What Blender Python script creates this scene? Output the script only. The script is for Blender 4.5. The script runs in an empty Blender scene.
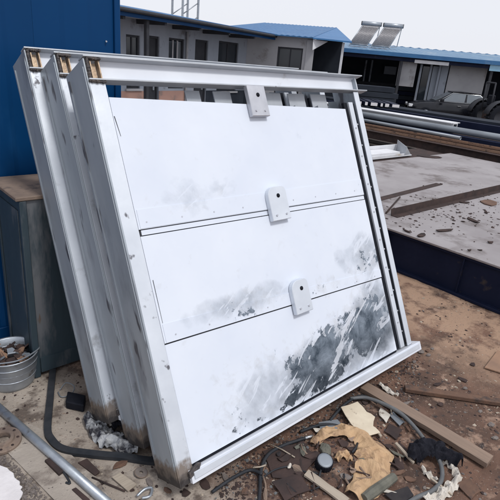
import bpy, bmesh, math, random
from mathutils import Vector, Matrix, noise
R = math.radians
rnd = random.Random(11)
scene = bpy.context.scene
COL = scene.collection

# ------------------------------------------------------------------ camera
# yard frame: X along the gates' width, Y behind the gates, Z up; camera stands at the origin
F, PITCH, ROLL, CH, AZ = 489.28, .3711, .0887, 2.1, .8185
def yard(xc, yc, z):                      # viewing frame (right, ahead) -> yard frame
    s, c = math.sin(AZ), math.cos(AZ)
    return Vector((xc*s + yc*c, -xc*c + yc*s, z))
_fw = yard(0, math.cos(PITCH), -math.sin(PITCH))
_up = yard(0, math.sin(PITCH), math.cos(PITCH))
_rt = yard(1, 0, 0)
CX = _rt*math.cos(ROLL) + _up*math.sin(ROLL)
CY = _up*math.cos(ROLL) - _rt*math.sin(ROLL)
CAM = Vector((0, 0, CH))
def ray(px, py): return _fw + CX*((px-250)/F) - CY*((py-250)/F)
def cp(px, py, z=0.0):                    # photo pixel -> point at height z
    d = ray(px, py); return CAM + d*((z-CH)/d.z)
def hit(px, py, P, n):                    # photo pixel -> point on a plane
    d = ray(px, py); return CAM + d*((P-CAM).dot(n)/d.dot(n))
cd = bpy.data.cameras.new('camera'); cam = bpy.data.objects.new('camera', cd); COL.objects.link(cam)
m = Matrix((CX, CY, -_fw)).transposed().to_4x4(); m.translation = CAM
cam.matrix_world = m
cd.sensor_width = 36; cd.lens = 36*F/500; cd.clip_start = .05; cd.clip_end = 2000
scene.camera = cam

# ------------------------------------------------------------------ light
SUN = Vector((.06, -.52, .85)).normalized()
world = bpy.data.worlds.new('World'); scene.world = world; world.use_nodes = True
nt = world.node_tree; nt.nodes.clear()
sky = nt.nodes.new('ShaderNodeTexSky'); sky.sky_type = 'NISHITA'; sky.sun_disc = False
sky.sun_elevation = math.asin(SUN.z); sky.sun_rotation = math.atan2(SUN.x, SUN.y)
sky.air_density = 1.0; sky.dust_density = 1.0; sky.ozone_density = 2.0
hs = nt.nodes.new('ShaderNodeHueSaturation'); hs.inputs['Saturation'].default_value = .30
bg = nt.nodes.new('ShaderNodeBackground'); bg.inputs['Strength'].default_value = .088
wo = nt.nodes.new('ShaderNodeOutputWorld')
ov = nt.nodes.new('ShaderNodeMix'); ov.data_type = 'RGBA'; ov.inputs[0].default_value = .80; ov.inputs[7].default_value = (8.1, 8.25, 8.9, 1)   # even cloud cover
nt.links.new(sky.outputs[0], hs.inputs['Color']); nt.links.new(hs.outputs[0], ov.inputs[6]); nt.links.new(ov.outputs[2], bg.inputs['Color']); nt.links.new(bg.outputs[0], wo.inputs[0])
sl = bpy.data.lights.new('sun', 'SUN'); sl.energy = 1.5; sl.angle = R(10); sl.color = (1, .98, .95)
so = bpy.data.objects.new('sun', sl); COL.objects.link(so)
so.rotation_euler = (-SUN).to_track_quat('-Z', 'Y').to_euler(); so.location = (0, -6, 12)
vs = scene.view_settings; vs.view_transform = 'Standard'; vs.look = 'None'; vs.exposure = .36; vs.gamma = 1; vs.use_curve_mapping = False
scene.render.engine = 'CYCLES'

# ------------------------------------------------------------------ materials
MATS = {}
def mat(name, c1, c2=None, scale=8, rough=.6, metal=0, bump=.15, bscale=60, stain=None, stain_at=.62, stain_scale=3, stretch=(1, 1, 1), rvar=.12, speck=None, speck_at=.68, speck_scale=40):
    M = bpy.data.materials.new(name); M.use_nodes = True; MATS[name] = M
    t = M.node_tree; N = t.nodes; L = t.links; P = N['Principled BSDF']
    tc = N.new('ShaderNodeTexCoord'); mp = N.new('ShaderNodeMapping'); mp.inputs['Scale'].default_value = stretch
    oi = N.new('ShaderNodeObjectInfo'); om = N.new('ShaderNodeMath'); om.operation = 'MULTIPLY'; om.inputs[1].default_value = 9.7
    L.new(oi.outputs['Random'], om.inputs[0]); L.new(om.outputs[0], mp.inputs['Location'])      # no two pieces wear alike
    L.new(tc.outputs['Object'], mp.inputs['Vector'])
    def nz(sc, det=4, rg=.6, src=mp):
        n = N.new('ShaderNodeTexNoise'); n.inputs['Scale'].default_value = sc; n.inputs['Detail'].default_value = det; n.inputs['Roughness'].default_value = rg
        L.new(src.outputs[0], n.inputs['Vector']); return n
    def mix(fac, a, b):
        x = N.new('ShaderNodeMix'); x.data_type = 'RGBA'
        L.new(fac, x.inputs[0])
        for i, v in ((6, a), (7, b)):
            if isinstance(v, tuple): x.inputs[i].default_value = (*v, 1)
            else: L.new(v, x.inputs[i])
        return x.outputs[2]
    def ramp(src, a, b):
        r = N.new('ShaderNodeMapRange'); r.inputs[1].default_value = a; r.inputs[2].default_value = b; r.clamp = True
        L.new(src, r.inputs[0]); return r.outputs[0]
    base = nz(scale)
    col = mix(ramp(base.outputs[0], .3, .7), c1, c2 or tuple(x*.75 for x in c1))
    if stain:
        s = nz(stain_scale, 6, .65, tc if False else mp)
        col = mix(ramp(s.outputs[0], stain_at-.05, stain_at+.06), col, stain)
    if speck:
        s = nz(speck_scale, 3, .5)
        col = mix(ramp(s.outputs[0], speck_at-.02, speck_at+.03), col, speck)
    L.new(col, P.inputs['Base Color'])
    rr = N.new('ShaderNodeMapRange'); rr.inputs[3].default_value = max(.03, rough-rvar); rr.inputs[4].default_value = min(1, rough+rvar)
    L.new(nz(scale*1.7).outputs[0], rr.inputs[0]); L.new(rr.outputs[0], P.inputs['Roughness'])
    P.inputs['Metallic'].default_value = metal
    if bump:
        b = N.new('ShaderNodeBump'); b.inputs['Strength'].default_value = bump; b.inputs['Distance'].default_value = .02
        L.new(nz(bscale, 4, .65).outputs[0], b.inputs['Height']); L.new(b.outputs[0], P.inputs['Normal'])
    M['mix'] = 1
    return M
def nodes(M): return M.node_tree.nodes, M.node_tree.links, M.node_tree.nodes['Principled BSDF']

mat('steel', (.46, .485, .52), (.36, .385, .42), 5, .5, .35, .05, 90, stain=(.22, .235, .26), stain_at=.67, stain_scale=4, stretch=(1, 1, .35), speck=(.12, .12, .13), speck_at=.74, speck_scale=30)
mat('steel_bright', (.70, .74, .80), (.58, .62, .68), 4, .4, .35, .03, 80, stain=(.42, .44, .47), stain_at=.69, stain_scale=5)
mat('steel_web', (.72, .75, .81), (.64, .67, .73), 3, .5, .05, .02, 60, stain=(.5, .5, .52), stain_at=.7, stain_scale=6)
mat('lug_steel', (.60, .61, .65), (.47, .48, .52), 9, .4, .6, .04, 90, stain=(.3, .3, .33), stain_at=.66, stain_scale=9)
mat('weld_tan', (.52, .40, .28), (.36, .26, .18), 30, .5, .5, .2, 80, stain=(.10, .08, .07), stain_at=.6, stain_scale=18)
mat('weld_dark', (.05, .05, .06), (.13, .11, .10), 40, .55, .5, .6, 90)
mat('rubber', (.006, .008, .013), (.013, .014, .02), 20, .7, 0, .2, 120)
mat('black_cloth', (.008, .009, .014), (.022, .022, .03), 30, .9, 0, .5, 140)
mat('blue_paint', (.0012, .047, .155), (.0012, .040, .132), 1.4, .45, 0, .02, 40, stain=(.006, .058, .17), stain_at=.66, stain_scale=2.2, stretch=(1, 1, .3))
mat('blue_roof', (.035, .15, .33), (.022, .11, .27), 2, .5, 0, .05, 30, stain=(.09, .19, .33), stain_at=.66, stain_scale=1.2)
mat('faded_roof', (.13, .25, .38), (.09, .19, .32), 2, .5, 0, .05, 30, stain=(.20, .29, .38), stain_at=.6, stain_scale=.8)
mat('blue_roof_hip', (.04, .17, .38), (.028, .13, .31), 2, .5, 0, .05, 30)
mat('navy_steel', (.006, .010, .030), (.012, .017, .042), 3, .6, .1, .08, 50, stain=(.05, .042, .042), stain_at=.68, stain_scale=5)
mat('cabinet', (.050, .078, .098), (.032, .052, .068), 3, .55, .2, .12, 40, stain=(.15, .16, .175), stain_at=.57, stain_scale=3.5, stretch=(1, 1, .25), speck=(.13, .10, .08), speck_at=.70, speck_scale=14)
mat('rust_top', (.27, .20, .155), (.16, .12, .10), 6, .8, .1, .2, 50, stain=(.07, .06, .06), stain_at=.60, stain_scale=5)
mat('plate_top', (.36, .335, .34), (.27, .245, .25), 1.6, .55, .3, .06, 60, stain=(.15, .125, .12), stain_at=.58, stain_scale=1.3, speck=(.16, .13, .12), speck_at=.73, speck_scale=14)
mat('rust', (.17, .095, .062), (.10, .058, .042), 9, .85, .1, .25, 80, stain=(.055, .04, .036), stain_at=.58, stain_scale=6)
mat('rust_pale', (.33, .20, .13), (.22, .14, .10), 5, .8, .1, .2, 60, stain=(.10, .07, .06), stain_at=.6, stain_scale=7)
mat('rust_dark', (.075, .05, .045), (.04, .032, .032), 8, .8, .1, .25, 70)
mat('galv', (.44, .48, .52), (.33, .36, .41), 14, .42, .6, .04, 60, stain=(.18, .17, .17), stain_at=.66, stain_scale=12)
mat('grey_steel', (.28, .31, .34), (.19, .21, .24), 4, .5, .4, .05, 60, stretch=(1, .3, 1))
mat('white_steel', (.74, .75, .77), (.62, .63, .66), 4, .5, .1, .03, 50, stain=(.45, .40, .34), stain_at=.67, stain_scale=4)
mat('wood', (.28, .20, .15), (.18, .128, .098), 6, .8, 0, .3, 40, stain=(.08, .062, .055), stain_at=.62, stain_scale=5, stretch=(.25, 3, 3))
mat('wood_pale', (.42, .36, .29), (.29, .24, .19), 6, .8, 0, .3, 40, stain=(.13, .11, .09), stain_at=.62, stain_scale=6, stretch=(.3, 3, 3))
mat('dust_board', (.42, .37, .32), (.30, .26, .225), 5, .85, 0, .3, 60, stain=(.16, .13, .11), stain_at=.57, stain_scale=4, speck=(.1, .085, .08), speck_at=.68, speck_scale=45)
mat('wood_dark', (.05, .045, .045), (.028, .026, .03), 8, .85, 0, .3, 50)
mat('kraft', (.52, .35, .20), (.40, .255, .145), 14, .75, 0, .35, 40, stain=(.24, .15, .095), stain_at=.58, stain_scale=10)
mat('card', (.66, .58, .45), (.54, .46, .35), 8, .8, 0, .1, 60, stain=(.22, .16, .12), stain_at=.64, stain_scale=14)
mat('paper', (.62, .58, .52), (.46, .42, .37), 14, .8, 0, .2, 60, stain=(.2, .16, .13), stain_at=.62, stain_scale=20)
mat('foam', (.80, .77, .78), (.68, .65, .66), 9, .8, 0, .15, 50)
mat('hose', (.13, .135, .14), (.085, .09, .095), 12, .5, 0, .05, 60)
mat('hose_dark', (.022, .026, .032), (.04, .042, .048), 12, .5, 0, .05, 60)
mat('stone', (.22, .19, .17), (.12, .10, .095), 12, .9, 0, .3, 60)
mat('olive', (.16, .155, .125), (.09, .09, .075), 14, .85, 0, .4, 50)
mat('plastic_film', (.45, .46, .47), (.20, .21, .23), 16, .4, 0, .2, 50, stain=(.02, .02, .028), stain_at=.48, stain_scale=9)
mat('wall_grey', (.33, .36, .42), (.26, .29, .34), 1.2, .85, 0, .1, 30, stain=(.14, .14, .155), stain_at=.64, stain_scale=1.1)
mat('wall_light', (.40, .40, .42), (.33, .33, .35), 1.5, .85, 0, .1, 30, stain=(.24, .23, .23), stain_at=.63, stain_scale=1.4)
mat('dado', (.42, .25, .20), (.33, .20, .165), 2, .85, 0, .15, 25, stain=(.24, .17, .15), stain_at=.62, stain_scale=2)
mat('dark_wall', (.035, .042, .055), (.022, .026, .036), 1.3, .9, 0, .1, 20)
mat('frame_dark', (.05, .052, .06), (.035, .037, .045), 4, .6, 0, .05, 40)
mat('trim_white', (.70, .71, .74), (.58, .59, .62), 3, .6, 0, .05, 30)
mat('glass', (.022, .028, .036), (.03, .036, .046), 2, .08, 0, 0, 40, rvar=.03)
mat('car_paint', (.007, .008, .012), (.013, .014, .02), 3, .22, .2, 0, 40, rvar=.05)
mat('car_glass', (.20, .22, .24), (.16, .18, .20), 1.5, .15, .5, 0, 40, rvar=.03)
mat('chrome', (.7, .72, .74), (.6, .62, .64), 5, .2, .9, 0, 40, rvar=.05)
mat('collector', (.36, .35, .36), (.26, .25, .27), 6, .35, .3, .05, 40)
mat('light_blue', (.30, .52, .68), (.24, .44, .60), 3, .6, 0, .05, 30)
mat('lamp_red', (.35, .02, .02), (.28, .02, .02), 5, .25, 0, 0, 40)
mat('lamp_clear', (.75, .77, .8), (.65, .67, .7), 5, .15, 0, 0, 40)

for k_ in ('blue_paint', 'navy_steel', 'dark_wall', 'frame_dark', 'rust_dark', 'rubber', 'black_cloth', 'hose_dark', 'wood_dark'):
    MATS[k_].node_tree.nodes['Principled BSDF'].inputs['Specular IOR Level'].default_value = .15
# gate skin: matt white protective film, torn away in patches so that bare steel shows, its dark reflections painted into the colour
def film_material():
    M = mat('film', (.675, .72, .80), (.62, .67, .765), 2.5, .5, .0, .015, 40)
    N, L, P = nodes(M)
    tc = N.new('ShaderNodeTexCoord'); sep = N.new('ShaderNodeSeparateXYZ'); L.new(tc.outputs['Object'], sep.inputs[0])
    def mth(op, a, b=None):
        n = N.new('ShaderNodeMath'); n.operation = op; n.use_clamp = False
        for i, v in enumerate((a, b)):
            if v is None: continue
            if isinstance(v, (int, float)): n.inputs[i].default_value = v
            else: L.new(v, n.inputs[i])
        return n.outputs[0]
    def nz(sc, det=9, rg=.6):
        n = N.new('ShaderNodeTexNoise'); n.inputs['Scale'].default_value = sc; n.inputs['Detail'].default_value = det; n.inputs['Roughness'].default_value = rg
        n.inputs['Distortion'].default_value = .35
        L.new(tc.outputs['Object'], n.inputs['Vector']); return n.outputs[0]
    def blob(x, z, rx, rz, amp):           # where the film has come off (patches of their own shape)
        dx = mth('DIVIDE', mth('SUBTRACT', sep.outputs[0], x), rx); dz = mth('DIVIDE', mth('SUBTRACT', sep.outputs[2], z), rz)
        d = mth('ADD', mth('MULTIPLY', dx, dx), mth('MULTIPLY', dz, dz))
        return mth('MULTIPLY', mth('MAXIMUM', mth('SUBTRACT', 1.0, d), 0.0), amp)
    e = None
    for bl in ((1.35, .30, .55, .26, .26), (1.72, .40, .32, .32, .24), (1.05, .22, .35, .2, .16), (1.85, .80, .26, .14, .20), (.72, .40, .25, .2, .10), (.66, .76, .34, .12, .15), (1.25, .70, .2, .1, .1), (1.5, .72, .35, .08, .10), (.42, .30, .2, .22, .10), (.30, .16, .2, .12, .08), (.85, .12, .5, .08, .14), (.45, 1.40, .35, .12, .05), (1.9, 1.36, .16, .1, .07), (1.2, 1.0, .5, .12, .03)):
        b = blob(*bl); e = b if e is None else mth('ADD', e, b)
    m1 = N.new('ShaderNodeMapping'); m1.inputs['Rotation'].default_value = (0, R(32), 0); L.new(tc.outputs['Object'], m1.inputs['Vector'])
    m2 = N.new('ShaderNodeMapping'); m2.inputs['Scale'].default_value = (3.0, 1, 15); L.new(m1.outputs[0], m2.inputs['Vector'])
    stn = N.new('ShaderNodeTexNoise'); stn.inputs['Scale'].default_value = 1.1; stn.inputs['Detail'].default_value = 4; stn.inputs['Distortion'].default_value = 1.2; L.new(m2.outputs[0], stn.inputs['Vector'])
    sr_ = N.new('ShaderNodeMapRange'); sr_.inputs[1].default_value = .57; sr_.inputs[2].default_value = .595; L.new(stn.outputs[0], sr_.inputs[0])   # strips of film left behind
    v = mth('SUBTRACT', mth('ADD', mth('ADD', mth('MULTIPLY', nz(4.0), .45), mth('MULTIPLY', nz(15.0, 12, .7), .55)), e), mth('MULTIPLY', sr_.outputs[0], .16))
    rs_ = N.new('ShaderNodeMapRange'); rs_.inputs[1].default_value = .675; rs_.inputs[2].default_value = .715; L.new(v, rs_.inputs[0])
    # cloudy worn area by the seal, fading softly into the painted reflection colour
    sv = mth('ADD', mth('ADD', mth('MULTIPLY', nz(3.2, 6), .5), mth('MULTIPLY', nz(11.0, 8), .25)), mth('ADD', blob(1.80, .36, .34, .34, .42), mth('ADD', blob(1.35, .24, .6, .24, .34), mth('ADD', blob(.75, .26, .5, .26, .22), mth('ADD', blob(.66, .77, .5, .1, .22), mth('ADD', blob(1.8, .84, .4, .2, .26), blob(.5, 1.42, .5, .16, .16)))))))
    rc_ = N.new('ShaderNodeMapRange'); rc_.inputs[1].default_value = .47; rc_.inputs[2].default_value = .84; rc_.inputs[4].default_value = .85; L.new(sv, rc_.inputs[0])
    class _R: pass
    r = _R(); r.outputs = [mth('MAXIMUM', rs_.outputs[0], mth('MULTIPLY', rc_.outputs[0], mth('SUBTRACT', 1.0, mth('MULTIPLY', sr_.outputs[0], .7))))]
    # faint creases and smears in the film
    v2 = mth('ADD', nz(13.0, 12, .7), mth('MULTIPLY', e, 1.1))
    r2 = N.new('ShaderNodeMapRange'); r2.inputs[1].default_value = .60; r2.inputs[2].default_value = .82; r2.inputs[4].default_value = .75; L.new(v2, r2.inputs[0])
    old = P.inputs['Base Color'].links[0].from_socket
    def mixc(f, a, b):
        x = N.new('ShaderNodeMix'); x.data_type = 'RGBA'; L.new(f, x.inputs[0])
        for i, q in ((6, a), (7, b)):
            if isinstance(q, tuple): x.inputs[i].default_value = (*q, 1)
            else: L.new(q, x.inputs[i])
        return x.outputs[2]
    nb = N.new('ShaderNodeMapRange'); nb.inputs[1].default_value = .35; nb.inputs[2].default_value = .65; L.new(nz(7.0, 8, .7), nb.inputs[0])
    bare = mixc(nb.outputs[0], (.055, .075, .10), (.34, .39, .45))  # dark surroundings mirrored in the bare steel, painted as its base colour
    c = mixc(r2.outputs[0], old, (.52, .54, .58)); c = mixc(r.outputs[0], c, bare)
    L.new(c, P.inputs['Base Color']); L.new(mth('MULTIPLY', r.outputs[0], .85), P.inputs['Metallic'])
    rr = N.new('ShaderNodeMapRange'); rr.inputs[3].default_value = .5; rr.inputs[4].default_value = .22
    L.new(r.outputs[0], rr.inputs[0]); L.new(rr.outputs[0], P.inputs['Roughness'])
    return M
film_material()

# jamb steel with heat tint and cutting soot along its cut lower end
mat('jamb', (.42, .46, .50), (.33, .37, .41), 5, .5, .35, .06, 90, stain=(.27, .295, .33), stain_at=.585, stain_scale=4, stretch=(1, 1, .3), speck=(.10, .10, .115), speck_at=.655, speck_scale=11)
mat('flange', (.70, .74, .80), (.58, .62, .68), 4, .4, .35, .03, 80, stain=(.42, .44, .47), stain_at=.64, stain_scale=5, speck=(.14, .14, .16), speck_at=.70, speck_scale=14)
def soot(M):
    N, L, P = nodes(M)
    tc = N.new('ShaderNodeTexCoord'); sep = N.new('ShaderNodeSeparateXYZ'); L.new(tc.outputs['Object'], sep.inputs[0])
    n = N.new('ShaderNodeTexNoise'); n.inputs['Scale'].default_value = 22; n.inputs['Detail'].default_value = 6; L.new(tc.outputs['Object'], n.inputs['Vector'])
    a = N.new('ShaderNodeMath'); a.operation = 'MULTIPLY_ADD'; L.new(n.outputs[0], a.inputs[0]); a.inputs[1].default_value = -.14; L.new(sep.outputs[2], a.inputs[2])
    old = P.inputs['Base Color'].links[0].from_socket
    for lo, hi, colr in ((.02, .06, (.17, .12, .08)), (-.045, .0, (.018, .018, .022))):
        r = N.new('ShaderNodeMapRange'); r.inputs[1].default_value = lo; r.inputs[2].default_value = hi; r.inputs[3].default_value = .85; r.inputs[4].default_value = 0; L.new(a.outputs[0], r.inputs[0])
        x = N.new('ShaderNodeMix'); x.data_type = 'RGBA'; L.new(r.outputs[0], x.inputs[0]); L.new(old, x.inputs[6]); x.inputs[7].default_value = (*colr, 1); old = x.outputs[2]
    L.new(old, P.inputs['Base Color'])
soot(MATS['jamb']); soot(MATS['flange'])

# yard ground: dusty concrete on one side, red-brown dirt on the other, worn into one another
def ground_material():
    M = bpy.data.materials.new('yard_ground'); M.use_nodes = True; MATS['ground'] = M
    N, L, P = nodes(M); tc = N.new('ShaderNodeTexCoord')
    sep = N.new('ShaderNodeSeparateXYZ'); L.new(tc.outputs['Object'], sep.inputs[0])
    def nz(sc, det=4, rg=.65):
        n = N.new('ShaderNodeTexNoise'); n.inputs['Scale'].default_value = sc; n.inputs['Detail'].default_value = det; n.inputs['Roughness'].default_value = rg
        L.new(tc.outputs['Object'], n.inputs['Vector']); return n.outputs[0]
    def rg(src, a, b, c=0, d=1):
        r = N.new('ShaderNodeMapRange'); r.inputs[1].default_value = a; r.inputs[2].default_value = b; r.inputs[3].default_value = c; r.inputs[4].default_value = d; L.new(src, r.inputs[0]); return r.outputs[0]
    def mix(f, a, b):
        x = N.new('ShaderNodeMix'); x.data_type = 'RGBA'; L.new(f, x.inputs[0])
        for i, q in ((6, a), (7, b)):
            if isinstance(q, tuple): x.inputs[i].default_value = (*q, 1)
            else: L.new(q, x.inputs[i])
        return x.outputs[2]
    def add(a, b, op='ADD'):
        n = N.new('ShaderNodeMath'); n.operation = op
        for i, q in enumerate((a, b)):
            if isinstance(q, (int, float)): n.inputs[i].default_value = q
            else: L.new(q, n.inputs[i])
        return n.outputs[0]
    conc = mix(rg(nz(2.2), .35, .65), (.47, .405, .345), (.33, .28, .235))
    conc = mix(rg(nz(5), .50, .60), conc, (.15, .118, .098))
    dirt = mix(rg(nz(1.9), .38, .62), (.185, .102, .07), (.075, .045, .034))
    dirt = mix(rg(nz(5.5), .56, .66), dirt, (.34, .225, .165))
    dirt = mix(rg(nz(16), .58, .66), dirt, (.045, .036, .034))
    side = rg(add(sep.outputs[0], add(nz(1.1), 1.6, 'MULTIPLY')), 1.75, 2.35)
    # a worn tan apron along the foot of the plate stack
    apron = add(rg(add(sep.outputs[0], add(nz(1.7), .9, 'MULTIPLY')), 3.75, 4.35), rg(nz(4), .38, .52), 'MULTIPLY')
    c = mix(side, conc, dirt); c = mix(apron, c, (.39, .255, .175))
    far = rg(add(sep.outputs[0], sep.outputs[1]), 11, 17); c = mix(far, c, (.20, .18, .17))
    c = mix(rg(nz(26, 5), .61, .68), c, (.27, .19, .145)); c = mix(rg(nz(70, 4), .63, .69), c, (.38, .31, .26)); c = mix(rg(nz(55, 5), .62, .70), c, (.05, .042, .04))
    L.new(c, P.inputs['Base Color']); P.inputs['Roughness'].default_value = .92
    b = N.new('ShaderNodeBump'); b.inputs['Strength'].default_value = .6; b.inputs['Distance'].default_value = .03; L.new(nz(38, 6, .75), b.inputs['Height']); L.new(b.outputs[0], P.inputs['Normal'])
ground_material()

# ------------------------------------------------------------------ mesh helpers
def link(name, me, m=None, parent=None):
    o = bpy.data.objects.new(name, me); COL.objects.link(o)
    if m: me.materials.append(MATS[m])
    if parent: o.parent = parent
    return o
def mesh(name, vs_, fs, m, parent=None, smooth=False):
    me = bpy.data.meshes.new(name); me.from_pydata([tuple(v) for v in vs_], [], fs); me.update()
    if smooth: me.polygons.foreach_set('use_smooth', [True]*len(me.polygons))
    return link(name, me, m, parent)
def tag(o, label, cat, group=None, kind=None):
    if label: o['label'] = label
    if cat: o['category'] = cat
    if group: o['group'] = group
    if kind: o['kind'] = kind
    return o
def thing(name, label, cat, loc=(0, 0, 0), rot=(0, 0, 0), group=None):
    o = bpy.data.objects.new(name, None); COL.objects.link(o); o.empty_display_size = .2
    o.location = loc; o.rotation_euler = rot
    return tag(o, label, cat, group)
def box_bm(bm, x0, x1, y0, y1, z0, z1):
    v = [bm.verts.new(p) for p in ((x0, y0, z0), (x1, y0, z0), (x1, y1, z0), (x0, y1, z0), (x0, y0, z1), (x1, y0, z1), (x1, y1, z1), (x0, y1, z1))]
    for f in ((0, 3, 2, 1), (4, 5, 6, 7), (0, 1, 5, 4), (1, 2, 6, 5), (2, 3, 7, 6), (3, 0, 4, 7)): bm.faces.new([v[i] for i in f])
def fin(name, bm, m, parent=None, bev=0, smooth=False):
    bmesh.ops.recalc_face_normals(bm, faces=bm.faces)
    if bev: bmesh.ops.bevel(bm, geom=list(bm.edges), offset=bev, segments=1, affect='EDGES')
    me = bpy.data.meshes.new(name); bm.to_mesh(me); bm.free()
    if smooth: me.polygons.foreach_set('use_smooth', [True]*len(me.polygons))
    return link(name, me, m, parent)
def box(name, x0, x1, y0, y1, z0, z1, m, parent=None, bev=0):
    bm = bmesh.new(); box_bm(bm, x0, x1, y0, y1, z0, z1); return fin(name, bm, m, parent, bev)
def boxes(name, lst, m, parent=None, bev=0):
    bm = bmesh.new()
    for b in lst: box_bm(bm, *b)
    return fin(name, bm, m, parent, bev)
def prism(name, pts, ext, m, parent=None, bev=0):
    bm = bmesh.new(); ext = Vector(ext)
    a = [bm.verts.new(Vector(p)) for p in pts]; b = [bm.verts.new(Vector(p)+ext) for p in pts]
    bm.faces.new(a); bm.faces.new(b[::-1]); n = len(pts)
    for i in range(n): bm.faces.new((a[i], a[(i+1) % n], b[(i+1) % n], b[i]))
    return fin(name, bm, m, parent, bev)
def tube(name, pts, r, m, parent=None, seg=10, inner=0, smooth=True):
    pts = [Vector(p) for p in pts]; rs = r if isinstance(r, (list, tuple)) else [r]*len(pts)
    bm = bmesh.new(); rings = []; ref = None
    for i, p in enumerate(pts):
        d = (pts[min(i+1, len(pts)-1)] - pts[max(i-1, 0)]).normalized()
        if ref is None: ref = d.orthogonal().normalized()
        ref = (ref - d*ref.dot(d)).normalized(); q = d.cross(ref)
        rings.append([bm.verts.new(p + (ref*math.cos(a)+q*math.sin(a))*rs[i]) for a in [2*math.pi*k/seg for k in range(seg)]])
    for a, b in zip(rings, rings[1:]):
        for k in range(seg): bm.faces.new((a[k], a[(k+1) % seg], b[(k+1) % seg], b[k]))
    if inner:                              # open pipe ends
        for ring, p, s in ((rings[0], pts[0], 1), (rings[-1], pts[-1], -1)):
            d = (pts[1]-pts[0]).normalized() if s > 0 else (pts[-1]-pts[-2]).normalized()
            i1 = [bm.verts.new(p + (v.co-p)*inner) for v in ring]; i2 = [bm.verts.new(v.co + d*s*rs[0]*4) for v in i1]
            for k in range(seg):
                bm.faces.new((ring[k], ring[(k+1) % seg], i1[(k+1) % seg], i1[k])); bm.faces.new((i1[k], i1[(k+1) % seg], i2[(k+1) % seg], i2[k]))
            bm.faces.new(i2)
    else:
        bm.faces.new(rings[0][::-1]); bm.faces.new(rings[-1])
    return fin(name, bm, m, parent, 0, smooth)
def smooth_path(pts, n=6):
    pts = [Vector(p) for p in pts]; out = []
    for i in range(len(pts)-1):
        p0 = pts[max(i-1, 0)]; p1 = pts[i]; p2 = pts[i+1]; p3 = pts[min(i+2, len(pts)-1)]
        for k in range(n):
            t = k/n; out.append(.5*((2*p1)+(p2-p0)*t+(2*p0-5*p1+4*p2-p3)*t*t+(3*p1-p0-3*p2+p3)*t**3))
    return out+[pts[-1]]
def lathe(name, prof, m, parent=None, seg=24, smooth=True, close=False):
    vs_ = []; fs = []; n = len(prof)
    for k in range(seg):
        a = 2*math.pi*k/seg
        for r, z in prof: vs_.append((r*math.cos(a), r*math.sin(a), z))
    for k in range(seg):
        for i in range(n if close else n-1):
            j = (i+1) % n; fs.append((k*n+i, ((k+1) % seg)*n+i, ((k+1) % seg)*n+j, k*n+j))
    return mesh(name, vs_, fs, m, parent, smooth)
def nz3(x, y, z=0): return noise.noise(Vector((x, y, z)))
def ribbon(name, path, widths, m, amp=.02, freq=14, lift=.012, n=10, nw=14, thick=.0012, parent=None, seed=0, arch=.02):
    """a crumpled strip of paper, film or cloth lying along a path on the ground"""
    c = smooth_path(path, n); ws = []
    for i in range(len(widths)-1):
        for k in range(n): ws.append(widths[i]+(widths[i+1]-widths[i])*k/n)
    ws.append(widths[-1]); vs_ = []; fs = []
    for i, p in enumerate(c):
        d = (c[min(i+1, len(c)-1)]-c[max(i-1, 0)]).normalized(); q = Vector((-d.y, d.x, 0)).normalized()
        for j in range(nw+1):
            u = j/nw*2-1; e = 1+.45*nz3(i/n*1.7, 3*(u > 0), seed)+.10*nz3(i/n*6, 5*(u > 0), seed)
            v = p + q*(u*ws[i]*.5*e)
            h = (1-2.2*abs(nz3(v.x*freq, v.y*freq, seed+.3)))*.9 + (1-2*abs(nz3(v.x*freq*2.1, v.y*freq*2.1, seed+5)))*.45 - .4
            v.x += .2*amp*nz3(v.x*freq, v.y*freq, seed+9); v.y += .2*amp*nz3(v.x*freq, v.y*freq, seed+13)
            v.z = gh(v.x, v.y) + lift + amp*h + arch*(1-u*u); vs_.append(v)
    for i in range(len(c)-1):
        for j in range(nw):
            a = i*(nw+1)+j; fs.append((a, a+1, a+nw+2, a+nw+1))
    o = mesh(name, vs_, fs, m, parent, False)
    s = o.modifiers.new('thickness', 'SOLIDIFY'); s.thickness = thick*2
    return o

# ------------------------------------------------------------------ ground
def gh(x, y):
    d = max(0, min(1, (9-max(abs(x-2), abs(y)))/4))
    return d*(.010*nz3(x*2.1, y*2.1, 1.7) + .006*nz3(x*7, y*7, 4.2) + .003*nz3(x*19, y*19, 7.7))
def axis(a, b, st, lo, hi):
    out = [a+st*i for i in range(int((b-a)/st)+1)]; s = st; v = a
    left = []
    while v > lo: s *= 1.35; v -= s; left.append(max(v, lo))
    s = st; v = out[-1]; right = []
    while v < hi: s *= 1.35; v += s; right.append(min(v, hi))
    return left[::-1]+out+right
gx = axis(-.4, 5.2, .026, -260, 420); gy = axis(-1.3, 3.2, .026, -300, 360)
gv = [(x, y, gh(x, y)) for x in gx for y in gy]; ny = len(gy)
gf = [(i*ny+j, (i+1)*ny+j, (i+1)*ny+j+1, i*ny+j+1) for i in range(len(gx)-1) for j in range(ny-1)]
tag(mesh('ground', gv, gf, 'ground', None, True), None, None, None, 'structure')

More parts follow.
